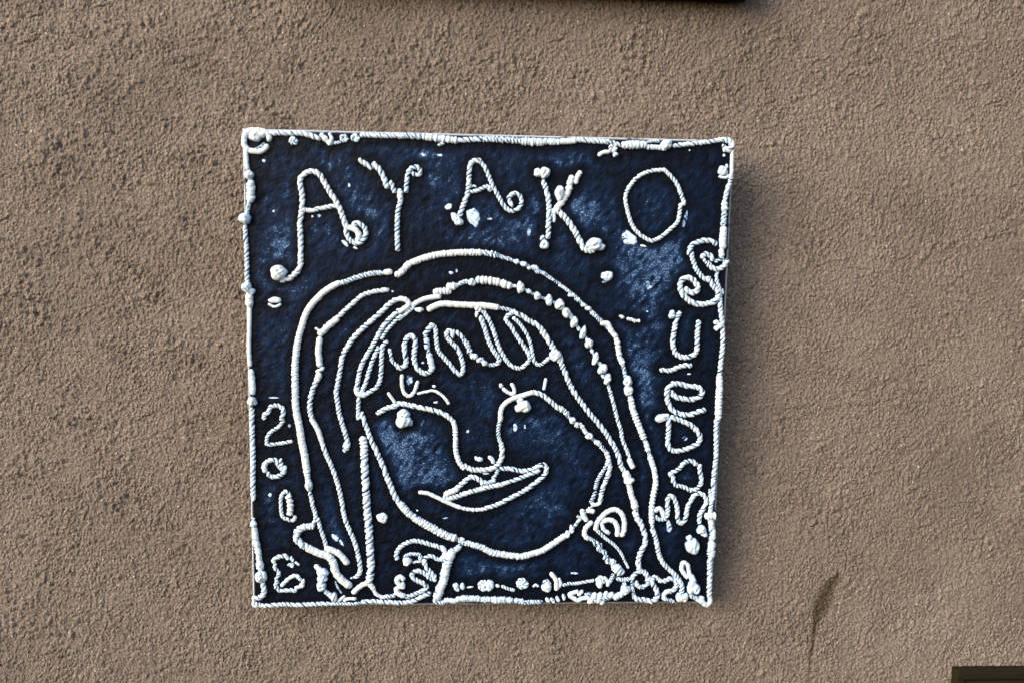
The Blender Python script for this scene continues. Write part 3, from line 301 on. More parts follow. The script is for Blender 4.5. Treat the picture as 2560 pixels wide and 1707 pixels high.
 ('fringe_rope','long loops of cord at the right end of the fringe',[('r','twist',3.4,3.4,0.7,[(194.4,256.4),(199.2,249.2),(202.7,241.6),(205.4,233.9),(208.5,225.3),(213.4,216.7),(218.6,210.7),(226.4,208.6),(232.4,213.4),(234.0,218.2),(229.5,226.4),(223.4,234.9),(218.1,243.5),(213.5,249.4),(215.8,253.3),(219.6,255.5)]),('r','twist',3.0,3.0,0.65,[(219.7,251.2),(225.8,245.3),(231.1,237.6),(234.7,229.0),(236.6,219.5),(238.8,213.5),(243.2,211.6),(248.7,215.8),(253.8,220.6)])]),
 ('face_outline','cord outline of the cheeks and chin, wrapped and ridged under the chin',[('r','twist',3.7,4.7,0.8,[(93.6,169.8),(95.7,162.0),(98.6,154.1),(101.6,145.5),(105.0,138.3),(108.4,130.4),(111.8,122.4),(114.4,114.4),(117.8,106.4),(121.3,97.5),(124.7,92.1)]),('r','wrap',6.5,6.5,0.8,[(125.4,91.4),(131.5,84.2),(135.0,80.6)]),('r','wrap',6.9,6.9,0.8,[(136.7,79.7),(146.3,73.4),(153.3,69.7),(160.4,65.2),(166.5,62.4),(173.1,60.2)]),('r','wrap',5.2,5.2,0.6,[(181.5,56.0),(185.9,55.6)]),('r','wrap',5.5,5.5,0.6,[(186.8,55.1),(192.1,53.3),(198.3,51.4)]),('r','wrap',5.9,5.9,0.7,[(198.3,50.5),(204.5,47.7),(213.4,45.9),(222.3,44.5),(231.2,44.0),(238.2,46.0)]),('r','wrap',5.5,5.5,0.75,[(237.4,45.8),(247.1,48.5),(255.9,54.0),(264.2,59.9),(269.9,63.6)]),('b',(270.1,63.6),2.1,3.8,-15,0.8,0.9),('b',(273.6,68.1),2.1,4.2,-5,0.8,0.9),('r','lump',2.8,2.8,0.6,[(276.6,71.3),(278.8,75.0),(282.7,78.6)]),('r','smooth',4.6,4.6,0.8,[(282.0,85.0),(283.5,80.5),(286.3,75.9)]),('r','smooth',4.6,4.6,0.9,[(286.9,85.0),(292.3,84.1)]),('r','rough',2.8,2.8,0.6,[(278.2,79.5),(281.8,77.7)]),('r','smooth',3.5,3.5,0.9,[(289.8,92.7),(292.6,90.0),(297.0,91.4),(297.8,94.1)]),('r','twist',3.8,3.8,0.7,[(297.6,93.2),(298.9,102.3),(301.3,109.5),(304.2,117.6),(305.3,124.8)]),('r','rough',3.5,3.5,0.1,[(289.4,92.3),(293.6,101.4)]),('r','rough',3.4,3.4,0.4,[(293.1,104.1),(294.6,111.3),(298.4,118.5),(301.8,123.9)]),('r','lump',4.1,4.1,0.8,[(302.2,125.3),(303.8,130.2),(301.4,136.5)]),('r','rough',3.1,3.1,0.8,[(300.5,137.4),(296.8,141.0)]),('r','lump',4.5,4.5,0.7,[(295.9,143.6),(291.8,145.8)]),('b',(286.4,150.5),3.5,3.1,0,0.75,0.8),('r','lump',3.8,3.8,0.7,[(283.7,153.2),(280.9,157.6),(278.2,161.2)]),('b',(275.6,160.3),2.4,2.8,0,0.75,0.8),('b',(271.6,164.2),3.1,3.1,0,0.75,0.8),('r','rough',3.4,3.4,0.6,[(268.4,169.1),(264.3,173.0),(260.8,175.6)]),('r','rough',4.1,4.1,0.4,[(171.8,61.5),(178.0,57.4),(186.8,54.6),(195.6,51.9)]),('r','rough',4.1,4.1,0.4,[(262.9,59.5),(267.2,62.2),(270.1,63.6)]),('r','rough',2.8,2.8,0.3,[(268.8,62.7),(273.6,68.1),(278.8,75.0),(283.1,80.5),(288.7,86.8),(293.0,90.5)]),('r','rough',3.1,3.1,0.5,[(305.3,124.8),(304.2,130.2),(301.4,136.5),(296.8,141.9),(291.4,145.8)]),('r','rough',2.8,2.8,0.5,[(291.4,146.6),(286.0,151.0),(280.5,157.6),(275.6,160.7),(271.5,164.5),(266.2,169.1),(260.8,175.2)])]),
 ('brow_rope','cord running from the left eyelid along the nose to the right eyelid',[('r','twist',4.0,4.0,0.9,[(106.4,169.0),(111.1,171.7),(115.4,174.1),(121.3,175.6),(125.4,177.8),(134.0,176.3),(142.5,174.5),(154.6,171.9),(163.2,168.5),(169.8,163.4)]),('r','lump',4.4,4.4,0.8,[(170.1,163.2),(171.9,157.1),(172.4,146.5),(172.4,139.4),(173.8,132.4),(176.5,126.1),(180.0,121.7)]),('r','twist',4.1,4.1,0.9,[(179.1,125.0),(186.1,121.2),(194.8,120.6),(202.6,121.7),(207.8,124.6),(211.2,130.0),(212.2,136.2),(211.0,144.2)]),('r','rough',3.4,3.4,0.5,[(210.6,144.0),(208.7,152.0),(208.9,159.0),(210.3,165.2)]),('r','smooth',4.4,4.4,0.95,[(210.3,163.5),(210.6,172.3),(214.0,178.4),(220.8,182.8),(228.6,185.4),(237.2,188.2)]),('r','twist',4.1,4.1,0.7,[(236.3,188.4),(244.2,186.5),(250.4,182.2),(256.6,176.9),(262.8,172.6)])]),
 ('eyelash_rope',None,[('r','smooth',3.0,3.0,0.8,[(115.8,186.6),(118.8,182.1),(121.3,178.7)])]),
 ('eyelash_rope',None,[('r','smooth',3.4,3.4,0.8,[(127.3,201.7),(127.0,195.2),(128.8,187.4),(133.1,184.2),(137.4,187.9),(140.3,196.6)]),('b',(133.5,197.4),3.0,5.0,0,0.08,0.2)]),
 ('eyelash_rope',None,[('r','smooth',2.3,3.0,0.8,[(140.1,186.2),(147.6,188.0),(153.6,188.9),(159.6,185.9),(163.9,181.6),(166.5,177.7)])]),
 ('paint_dab',None,[('b',(154.0,192.6),1.7,1.3,0,0.5,1)]),
 ('eyelash_rope',None,[('r','smooth',3.4,3.4,0.9,[(212.0,191.1),(216.4,187.9),(220.9,186.8),(221.4,191.2),(219.1,195.1)])]),
 ('paint_dab',None,[('b',(210.3,193.6),2.0,2.0,0,0.4,0.7)]),
 ('eyelash_rope',None,[('r','smooth',3.1,3.1,0.5,[(248.0,199.7),(247.5,195.3),(246.5,190.7)])]),
 ('eyeball','round white lump of paint for the left eye',[('b',(128.4,168.3),5.7,5.0,0,0.6,0.9),('b',(128.4,162.6),7.0,6.0,0,0.6,0.8),('b',(134.0,161.3),2.7,3.0,0,0.5,0.7)]),
 ('eyeball','round white lump of paint for the right eye hanging from the lid',[('b',(230.1,175.9),6.8,5.1,5,0.6,0.85),('b',(226.9,180.7),3.1,3.4,0,0.5,0.9),('b',(225.7,174.1),4.1,3.1,30,0.5,0.8)]),
 ('nostril',None,[('b',(192.9,129.9),3.5,2.4,15,0.5,0.35),('b',(189.9,130.8),1.4,2.0,0,0.75,0.8)]),
 ('nostril',None,[('r','smooth',3.8,3.8,0.6,[(200.9,131.7),(203.4,130.4),(204.7,126.8)])]),
 ('lip_rope','outer cord of the smiling mouth with a rounded right corner',[('r','smooth',3.7,3.7,0.8,[(141.9,100.8),(148.0,100.4),(154.9,97.5),(162.8,93.6),(170.7,90.0),(175.9,87.8)]),('r','lump',3.4,3.4,0.7,[(175.1,88.2),(181.2,86.4),(190.0,85.5),(198.7,86.4)]),('r','twist',3.8,3.8,0.6,[(197.8,86.7),(209.2,90.5),(221.4,96.8),(232.7,103.1),(242.3,110.3),(248.3,115.7),(250.4,120.7),(249.4,124.7),(245.5,125.1),(238.5,121.5),(229.8,119.7),(219.2,121.8),(210.9,121.9)]),('r','rough',3.1,3.1,0.5,[(208.8,120.6),(206.6,115.7),(204.1,113.4)])]),
 ('lip_rope','inner cord of the mouth with the dip of the upper lip',[('r','smooth',5.4,5.4,0.9,[(164.1,99.5),(168.8,101.3),(174.1,104.0)]),('r','twist',4.1,4.1,0.85,[(172.3,103.1),(179.2,109.4),(185.3,114.3),(189.6,113.8),(193.6,111.6),(196.3,108.0)]),('r','rough',3.8,3.8,0.7,[(197.1,110.3),(200.2,109.4),(206.3,112.1)]),('r','twist',4.1,4.1,0.8,[(163.6,98.1),(165.8,95.4),(172.4,96.8),(181.1,99.9),(191.5,103.1),(203.7,106.2),(213.3,108.1)]),('r','twist',3.5,3.5,0.6,[(212.4,108.1),(217.7,109.9),(225.5,112.6),(235.1,116.6),(244.3,120.2)])]),
 ('paint_disc','flat round white dot beside the thick hair cord',[('b',(110.4,78.4),5.1,4.8,0,0.25,0.75)]),
 ('paint_dab',None,[('b',(70.5,60.9),4.4,2.4,45,0.08,0.5),('b',(75.7,56.3),3.1,1.4,60,0.08,0.5)]),
 ('rope_dash','short twisted dash in the sky right of the hair',[('r','lump',2.7,2.7,0.7,[(309.5,253.6),(313.0,252.3)]),('r','twist',2.8,2.8,0.7,[(316.0,251.3),(320.9,250.3),(323.5,248.6)]),('b',(325.7,249.7),1.7,1.7,0,0.7,0.7)]),
 ('paint_dab',None,[('b',(296.9,282.9),4.0,1.7,-15,0.08,0.2)]),
 ('paint_dab',None,[('b',(333.3,279.6),2.4,5.8,-20,0.08,0.1)]),
 ('paint_dab',None,[('b',(33.5,35.4),1.7,1.4,20,0.3,0.3)]),
 ('rope_numeral','numeral 2 by the left edge',[('r','twist',3.6,3.6,0.7,[(12.9,163.7),(12.9,167.6),(15.8,169.3),(18.9,174.6),(24.8,175.0),(28.7,171.2),(26.7,163.3)]),('r','twist',3.0,3.0,0.7,[(28.8,162.9),(24.4,157.2),(18.5,153.3),(15.0,148.5),(14.7,142.4),(20.0,142.4),(25.9,143.1),(35.2,144.9)])]),
 ('rope_numeral','numeral 0 made of a twisted ring',[('r','twist',3.7,3.7,0.7,[(13.3,126.8),(17.2,128.6),(21.4,128.6),(25.1,122.4)]),('r','twist',3.3,3.3,0.7,[(25.7,129.5),(26.4,123.3),(26.2,119.8)]),('r','twist',3.7,3.7,0.7,[(28.9,123.3),(28.0,118.0),(22.0,114.5),(16.9,114.9),(14.8,118.0)]),('r','smooth',4.7,4.7,0.8,[(12.7,118.9),(12.0,123.3),(13.3,126.3)])]),
 ('rope_numeral','numeral 1 with a fat stem',[('r','lump',5.4,5.4,0.95,[(31.5,97.7),(33.1,90.5),(32.5,81.6)]),('r','twist',3.0,3.0,0.75,[(33.2,96.8),(30.7,101.6),(27.3,100.3),(25.5,96.8),(25.1,88.8),(26.3,79.8),(30.7,77.3),(35.0,76.2),(37.2,79.8)])]),
 ('rope_numeral','numeral 8 by the lower left corner',[('r','twist',3.7,3.7,0.75,[(17.9,39.1),(19.4,42.7),(23.3,44.3),(27.2,45.0)]),('r','smooth',3.7,3.7,0.7,[(25.9,45.4),(28.5,45.0),(30.6,42.0)]),('r','twist',2.7,2.7,0.7,[(32.6,44.0),(34.9,40.0)]),('r','smooth',2.3,2.3,0.6,[(36.4,39.5),(39.8,36.8)]),('r','twist',3.0,3.0,0.6,[(19.6,38.2),(19.1,34.6),(21.4,31.8),(22.6,29.6),(21.5,26.8),(19.9,24.1)]),('r','twist',3.4,3.4,0.6,[(21.2,22.7),(19.4,18.7),(21.1,15.9),(23.7,13.8),(27.1,14.3),(30.6,13.8)]),('r','twist',3.4,3.4,0.8,[(30.6,14.5),(35.8,14.0),(37.1,14.0)]),('r','twist',3.1,3.1,0.9,[(36.2,16.5),(41.0,17.6),(43.2,19.0)]),('r','twist',3.1,3.1,0.9,[(40.2,18.5),(42.4,20.8),(43.1,23.5)]),('r','lump',3.7,3.7,0.7,[(24.4,18.4),(28.1,22.2),(32.5,25.9),(37.3,27.2),(40.7,23.5)])]),
 ('border_rope','cord along the left edge, wrapped and knotted in places',[('r','smooth',3.8,3.8,0.9,[(2.5,382.9),(2.8,375.7),(3.4,368.4)]),('b',(4.8,363.6),3.8,4.1,0,0.7,1),('r','wrap',7.2,7.2,0.7,[(5.9,358.0),(5.6,343.4)]),('r','rough',3.2,3.2,0.6,[(3.9,342.6),(3.1,335.3)]),('b',(0.9,329.1),5.1,5.4,0,0.7,0.6),('r','twist',3.5,3.5,0.6,[(0.4,322.1),(1.1,309.0),(1.4,296.7),(1.2,285.1),(1.4,276.8),(1.8,273.5)]),('b',(0.9,273.6),4.6,4.6,0,0.7,0.5),('b',(3.7,270.3),4.2,3.6,0,0.6,0.5),('r','smooth',6.5,6.5,0.9,[(2.8,267.0),(2.7,258.2)]),('r','smooth',3.6,3.9,0.95,[(2.8,256.9),(2.4,245.2),(1.7,232.5),(1.4,219.8),(2.0,208.8)]),('r','smooth',5.3,5.3,0.7,[(2.7,204.5),(3.8,194.2),(3.8,185.7)]),('b',(3.2,178.8),4.3,4.0,0,0.8,1),('r','twist',4.0,4.0,0.75,[(2.9,172.7),(2.6,159.7),(2.7,145.1),(2.9,133.6),(2.6,120.4),(2.3,107.2),(2.5,93.9)]),('r','wrap',6.7,6.7,0.9,[(2.1,74.5),(2.4,72.0)]),('r','wrap',5.4,5.4,0.9,[(2.8,69.1),(4.3,56.6),(5.8,47.5),(6.1,42.1)]),('r','wrap',6.8,6.8,0.8,[(6.7,39.9),(6.8,34.0)]),('b',(6.2,26.7),4.1,5.4,0,0.7,0.8),('b',(9.7,27.6),2.7,5.4,-10,0.7,0.9),('r','twist',4.4,4.4,0.9,[(8.7,20.8),(9.8,13.0),(6.7,8.5),(0.2,7.1)]),('r','rough',3.2,3.2,0.3,[(3.5,369.3),(5.3,362.8),(5.7,349.9),(3.6,337.7),(1.4,329.5),(0.8,322.1)]),('r','rough',3.2,3.2,0.4,[(1.4,277.0),(3.3,269.5),(2.8,255.3)]),('r','rough',3.4,3.4,0.4,[(2.1,78.1),(2.4,69.1),(6.1,42.1),(6.8,33.1),(9.1,20.3)])]),
 ('border_rope','cord coiled in the upper left corner',[('r','smooth',4.7,4.7,0.9,[(21.3,391.3),(20.6,395.3),(17.4,398.0),(11.8,398.9),(4.5,398.1),(1.6,393.2),(1.7,386.8),(5.0,383.3),(12.2,382.3),(17.1,384.0),(19.2,387.3)]),('b',(10.0,394.2),5.4,4.5,0,0.5,1),('b',(15.3,395.9),3.8,3.2,0,0.5,1),('r','rough',1.9,1.9,0.2,[(9.8,384.6),(13.9,386.3),(17.2,389.2)])]),
 ('border_rope','twisted cord along the upper edge with rough knots',[('r','twist',4.1,4.1,0.85,[(21.4,397.0),(34.3,397.4),(46.5,397.3),(54.5,395.7),(61.0,393.4)]),('r','lump',4.5,4.5,0.8,[(62.7,397.1),(66.7,392.4),(70.7,389.6)]),('r','lump',3.2,3.2,0.8,[(69.2,398.0),(71.2,392.5)]),('c',(80.6,394.7),4.2,1.3,2.6,0.6,0),('c',(89.5,395.3),4.2,1.3,2.9,0.7,0),('r','rough',2.6,2.6,0.6,[(73.2,390.5),(77.7,391.0)]),('r','twist',3.8,3.8,0.8,[(94.0,397.4),(107.5,396.9),(118.2,397.2),(125.4,397.6)]),('r','rough',4.8,4.8,0.7,[(124.6,396.9),(132.0,397.5),(141.8,396.9)]),('r','lump',5.9,5.9,0.7,[(144.3,397.0),(151.7,396.4),(162.5,395.4),(171.1,394.8)]),('r','rough',2.9,2.9,0.6,[(156.7,390.8),(160.8,392.5)]),('r','twist',4.2,4.2,0.6,[(172.4,394.8),(181.5,395.5),(191.4,396.1)]),('r','rough',4.9,4.9,0.7,[(193.1,396.1),(199.7,396.3),(214.7,395.8),(224.7,395.3)]),('r','lump',6.6,6.6,0.7,[(224.7,395.3),(233.1,395.0),(241.5,394.8)]),('r','wrap',5.5,5.5,0.6,[(242.3,395.7),(249.8,395.4),(254.8,395.5)]),('r','smooth',5.3,5.3,0.7,[(255.5,396.0),(260.5,396.1),(268.1,396.7)]),('r','twist',4.0,4.0,0.75,[(269.3,397.8),(280.7,397.0),(295.9,396.5)]),('r','twist',3.3,3.3,0.5,[(296.7,396.5),(306.1,393.9)]),('r','wrap',6.9,6.9,0.75,[(307.8,394.3),(316.2,394.5),(326.0,394.8)]),('r','lump',4.4,4.4,0.6,[(327.3,393.1),(336.7,392.9),(342.7,391.9)]),('r','rough',2.7,2.7,0.7,[(328.0,397.3),(333.1,398.2),(337.3,397.9)]),('b',(343.4,395.6),5.3,4.3,0,0.6,0.7),('r','twist',3.6,3.6,0.8,[(349.4,394.5),(365.5,396.7),(378.2,398.4),(388.2,400.3),(394.4,400.9)])]),
 ('rope_rosette','coil hanging from the upper edge above the letters K and O',[('c',(299.0,391.7),4.3,1.2,3.3,0.8,0),('r','smooth',3.6,3.6,0.8,[(287.8,385.7),(291.1,387.8),(296.1,388.7)]),('b',(301.3,386.4),2.6,2.3,0,0.5,0.3)]),
 ('rope_rosette','small coil below the upper edge near the upper left corner',[('c',(40.3,391.7),4.2,1.5,2.6,0.5,0)]),
 ('border_rope','cord along the right edge, knotted and wrapped in places',[('r','twist',4.7,4.7,0.85,[(391.6,400.4),(396.3,399.3),(398.3,395.2),(395.0,392.2),(391.9,393.4)]),('r','twist',3.0,3.0,0.5,[(390.9,396.3),(392.3,394.2)]),('r','smooth',3.4,3.4,0.85,[(398.6,392.7),(398.9,382.8),(398.9,372.9),(397.4,369.9)]),('r','twist',3.7,3.7,0.8,[(398.4,366.2),(396.5,361.2),(395.1,354.4),(394.3,349.4)]),('r','lump',5.8,5.8,0.8,[(394.1,348.6),(394.8,342.7)]),('r','rough',4.8,4.8,0.7,[(394.5,341.0),(394.1,330.9)]),('r','smooth',6.2,6.2,0.9,[(394.6,328.4),(394.2,319.9),(394.6,311.9)]),('r','smooth',5.1,5.1,0.9,[(393.4,310.2),(394.1,304.7)]),('r','twist',3.8,3.8,0.7,[(394.5,265.3),(395.6,257.8),(397.5,248.1)]),('r','twist',3.8,3.8,0.75,[(397.6,245.9),(398.2,239.4),(398.6,229.6),(398.0,219.7),(397.4,209.8),(397.1,204.3)]),('r','smooth',6.0,6.0,0.7,[(396.9,203.2),(397.7,191.1)]),('r','lump',6.3,6.3,0.8,[(397.4,191.1),(397.4,180.0),(397.7,167.7)]),('r','twist',3.8,3.8,0.75,[(396.2,165.5),(396.5,152.1),(397.4,135.2),(396.8,123.9),(396.2,112.5),(396.4,101.1),(395.7,92.0)]),('r','twist',3.6,3.6,0.7,[(393.7,103.2),(395.1,92.3),(394.8,84.9)]),('r','lump',7.8,7.8,0.8,[(391.7,79.9),(398.4,79.9)]),('r','wrap',5.3,5.3,0.7,[(395.4,76.7),(396.7,68.4)]),('r','smooth',5.3,5.3,0.7,[(397.7,67.4),(398.1,59.1)]),('r','wrap',7.1,7.1,0.7,[(397.3,56.3),(397.0,43.3)]),('r','twist',4.3,4.3,0.75,[(396.4,41.5),(396.6,32.1),(397.0,22.8),(397.1,12.4),(397.6,4.9)]),('r','smooth',4.3,4.3,0.9,[(397.7,5.1),(398.5,1.8),(396.6,-1.0),(394.8,-2.2)]),('r','smooth',5.0,5.0,0.7,[(394.3,-1.5),(390.5,1.9),(386.3,4.2)]),('r','rough',4.3,4.3,0.6,[(387.2,4.2),(382.5,6.2),(380.2,7.3)]),('b',(390.8,4.7),2.9,2.2,40,0.5,0.8),('r','rough',3.4,3.4,0.4,[(399.5,371.2),(398.0,366.2),(394.3,349.4),(394.6,329.2),(394.1,304.7)]),('r','rough',2.8,2.8,0.5,[(397.5,249.2),(397.7,244.8)]),('r','rough',4.2,4.2,0.5,[(396.8,205.4),(397.4,191.1),(397.9,164.4)]),('r','rough',4.3,4.3,0.5,[(394.7,85.9),(396.3,68.4),(397.5,41.5)]),('r','rough',2.0,2.0,0.2,[(393.2,307.3),(395.4,303.0),(396.0,297.9),(392.3,293.6),(391.2,290.2)]),('r','twist',2.8,2.8,0.4,[(390.9,291.0),(390.5,287.6),(392.0,282.1),(393.8,277.4),(394.7,271.4),(395.5,264.5),(396.4,258.4)])]),
 ('rope_rosette','small coil beside the right edge near the upper corner',[('b',(391.5,375.2),4.7,4.4,0,0.4,0.4),('c',(391.3,375.2),4.4,1.3,2.7,0.6,0),('r','smooth',2.7,2.7,0.6,[(389.1,370.6),(394.3,369.9),(396.8,372.0)]),('r','smooth',2.3,2.3,0.5,[(394.7,380.6),(395.2,377.8)]),('b',(392.2,388.0),1.3,1.3,0,0.08,0.45)]),
 ('rope_knot','three lobed knot on the right edge',[('b',(392.2,249.1),2.8,2.4,0,0.75,0.8),('b',(392.4,244.2),2.4,2.4,0,0.75,0.8),('b',(395.6,246.4),3.5,2.8,0,0.75,0.8)]),
 ('border_rope','tightly twisted cord along the left part of the lower edge',[('r','smooth',3.0,3.0,0.5,[(1.3,6.9),(0.6,4.1),(0.7,0.9),(3.1,0.0)]),('r','twist',3.7,3.7,0.75,[(2.7,2.8),(7.0,0.9),(11.3,0.6),(19.1,1.2),(27.8,1.7),(36.4,1.0),(49.5,1.5),(58.2,1.9),(64.7,1.8)]),('r','twist',2.8,2.8,0.5,[(64.7,1.6),(73.5,1.8),(80.0,1.7),(87.9,1.5)]),('r','twist',3.8,3.8,0.65,[(93.1,3.5),(98.0,3.7),(102.3,3.9),(108.9,3.4),(117.7,2.9),(126.5,2.3),(133.1,3.0),(137.5,4.1),(141.9,6.4),(148.5,9.6),(151.4,10.9)]),('r','rough',2.8,2.8,0.4,[(85.7,1.7),(89.6,2.1),(94.5,3.2)])]),
 ('rope_knot','long lumpy knot along the lower edge right of the middle',[('r','smooth',4.2,4.2,0.8,[(280.4,11.5),(275.0,10.1),(273.2,8.3),(276.9,5.5),(280.6,3.6),(284.6,5.4),(290.4,5.8)]),('r','smooth',3.6,3.6,0.7,[(280.9,8.2),(284.4,12.0)]),('r','rough',3.6,3.6,0.5,[(287.2,8.7),(291.7,9.6)]),('r','lump',5.3,5.3,0.7,[(290.5,1.6),(294.0,5.8),(295.3,9.5)]),('r','wrap',5.0,5.0,0.7,[(297.3,2.0),(299.5,5.8),(300.2,9.5)]),('r','smooth',3.9,3.9,0.8,[(301.4,-0.1),(303.5,4.8),(305.6,10.9)]),('r','lump',4.6,4.6,0.6,[(308.4,8.5),(311.1,9.4)]),('r','wrap',6.0,6.0,0.7,[(313.0,5.7),(316.6,8.0),(319.3,8.5)]),('b',(321.8,13.1),3.9,5.3,-20,0.7,0.8),('b',(324.5,14.0),2.5,3.2,-40,0.7,0.8),('r','rough',4.3,4.3,0.6,[(321.2,18.7),(321.8,15.0)]),('r','rough',4.3,4.3,0.4,[(290.5,3.0),(296.8,3.5),(303.5,4.8),(310.3,7.1),(317.0,8.0),(321.9,12.2),(325.4,15.9)])]),
 ('neck_rope','thick ridged cord down the left side of the neck',[('r','lump',5.2,5.2,0.6,[(177.9,59.7),(179.7,57.0)]),('r','rough',5.2,5.2,0.6,[(177.1,53.3),(171.9,48.8)]),('r','wrap',7.6,7.6,0.8,[(171.0,49.7),(167.5,41.5),(165.0,33.2),(163.3,23.1)]),('r','wrap',7.6,7.6,0.8,[(163.3,22.2),(160.7,16.7),(158.5,10.2),(157.2,6.5)])]),
 ('necklace_rope','thin cord with knotted beads across the base of the neck',[('b',(173.7,17.5),2.8,3.2,0,0.5,0.3),('b',(174.8,14.3),2.8,2.1,20,0.5,0.2),('b',(179.4,17.0),2.4,3.5,0,0.6,0.5),('r','lump',1.7,1.7,0.6,[(183.7,15.6),(188.5,16.5)]),('c',(197.8,17.8),5.9,2.0,3.2,0.75,0),('b',(203.2,17.8),3.8,5.9,0,0.5,0.5),('r','lump',2.8,2.8,0.7,[(208.5,17.8),(211.2,16.4)]),('r','twist',2.8,2.8,0.8,[(213.8,16.8),(219.2,14.5),(224.6,13.0)]),('c',(231.4,19.5),6.0,1.9,3.5,0.7,0),('r','smooth',2.5,2.5,0.2,[(241.1,16.2),(243.3,18.0),(245.5,16.3)]),('c',(252.6,19.8),4.2,1.2,3.2,0.6,0),('b',(252.7,15.6),4.6,4.6,0,0.5,0.8),('r','smooth',4.3,4.3,0.9,[(256.4,28.2),(261.1,21.6),(261.3,13.3)]),('r','smooth',2.8,2.8,0.8,[(263.3,23.5),(265.2,18.8),(263.0,15.1)]),('r','twist',2.8,2.8,0.5,[(267.3,17.4),(270.8,18.3)]),('r','twist',2.8,2.8,0.6,[(271.3,19.0),(278.0,18.8),(287.0,20.4),(294.1,21.5)]),('c',(300.4,21.4),5.0,1.1,3.9,0.8,3),('b',(299.2,18.6),3.2,4.2,0,0.7,0.9),('r','smooth',3.6,3.6,0.9,[(303.0,24.2),(306.3,20.5),(306.4,16.7)]),('r','rough',3.6,3.6,0.7,[(307.7,19.5),(310.3,24.2),(311.1,26.9)]),('r','rough',3.9,3.9,0.7,[(314.8,23.2),(320.3,22.2),(326.6,23.1)])]),
 ('rope_curl','cord hooked over a small coil left of the neck',[('r','twist',3.7,3.7,0.7,[(123.3,41.6),(122.4,46.2),(125.4,52.1),(131.5,56.2),(138.5,58.0),(147.3,56.1),(156.1,53.4),(162.2,51.5)]),('r','smooth',4.8,4.8,0.7,[(161.3,52.4),(164.4,47.0),(161.4,41.9)]),('b',(131.7,39.8),4.5,3.8,-40,0.7,1),('r','rough',3.1,3.1,0.6,[(129.4,41.6),(130.7,44.8),(135.9,46.3),(142.1,45.7)]),('r','rough',3.7,3.7,0.5,[(142.1,46.1),(143.4,41.6),(141.2,39.3)]),('r','lump',2.4,2.4,0.6,[(136.8,38.4),(139.9,39.3),(144.7,39.3)]),('r','twist',3.4,3.4,0.6,[(145.2,39.7),(148.2,43.4),(152.6,44.3),(157.9,41.5),(164.0,41.0)]),('r','twist',4.1,4.1,0.6,[(146.0,41.5),(147.8,35.1),(151.8,29.6),(155.8,25.0)])]),
 ('rope_curl','small letter s of cord left of the neck',[('r','twist',3.8,3.8,0.6,[(156.2,22.7),(150.9,25.0),(145.6,29.6),(140.4,31.0),(136.0,28.8),(136.4,24.6)]),('r','twist',3.8,3.8,0.7,[(136.0,25.1),(141.3,21.9),(146.1,19.5),(148.1,15.8),(143.9,12.3)]),('r','rough',3.8,3.8,0.7,[(144.4,12.6),(138.6,10.3),(134.2,8.5),(130.7,7.6)]),('r','smooth',4.8,4.8,0.8,[(128.7,23.5),(126.5,25.6),(123.9,24.9),(123.0,22.2),(125.2,18.5),(126.5,16.2)]),('b',(128.0,17.8),2.4,3.5,0,0.7,0.9),('r','smooth',5.1,5.1,0.9,[(122.6,15.7),(123.0,12.5),(126.1,9.7),(129.1,8.8)])]),
 ('rope_curl','large looped cord in the lower right corner left of the edge cord',[('r','twist',3.5,3.5,0.6,[(335.6,29.6),(331.6,28.0),(329.0,25.7),(327.8,22.4)]),('r','rough',2.8,2.8,0.4,[(327.8,22.4),(328.2,16.8),(329.5,11.2),(329.7,6.5)]),('r','twist',4.3,4.3,0.7,[(330.1,6.5),(333.8,4.1),(339.8,3.6),(345.3,2.2),(349.3,4.0),(351.0,7.8),(349.6,12.9),(347.0,17.2),(345.5,20.5),(346.3,23.7),(349.0,24.4)]),('r','twist',3.6,3.6,0.7,[(349.0,24.4),(352.2,21.8),(353.7,19.9)]),('r','twist',4.0,4.0,0.65,[(355.0,20.4),(358.2,21.3),(362.6,23.2),(366.9,20.3),(367.3,16.1),(364.9,12.4),(361.8,11.5)]),('r','smooth',4.3,4.3,0.7,[(361.7,11.9),(358.2,10.1),(356.5,6.3),(358.9,3.5)]),('r','rough',3.2,3.2,0.6,[(358.9,4.0),(362.6,3.0),(365.8,1.6)]),('r','twist',4.3,4.3,0.7,[(337.0,30.3),(340.3,27.0),(342.2,23.3),(341.4,20.5)]),('r','rough',3.9,3.9,0.75,[(342.6,19.1),(339.3,16.3),(335.2,15.4),(332.4,17.7),(331.9,20.5)])]),
 ('collar_rope','thick ridged cord down the right side of the neck',[('r','smooth',4.6,4.6,0.9,[(290.8,74.5),(286.0,69.5),(284.9,63.1),(288.5,59.4)]),('r','rough',3.2,3.2,0.6,[(288.5,60.3),(293.1,57.5)]),('r','rough',5.2,5.2,0.4,[(294.0,56.6),(299.5,52.0)]),('r','rough',4.3,4.3,0.5,[(296.8,51.1),(304.2,46.0)]),('r','rough',5.3,5.3,0.6,[(303.3,43.7),(307.1,38.1)]),('r','lump',6.3,6.3,0.6,[(308.0,39.0),(311.6,38.1)]),('r','wrap',8.5,8.5,0.55,[(311.7,34.4),(318.2,28.8)])]),
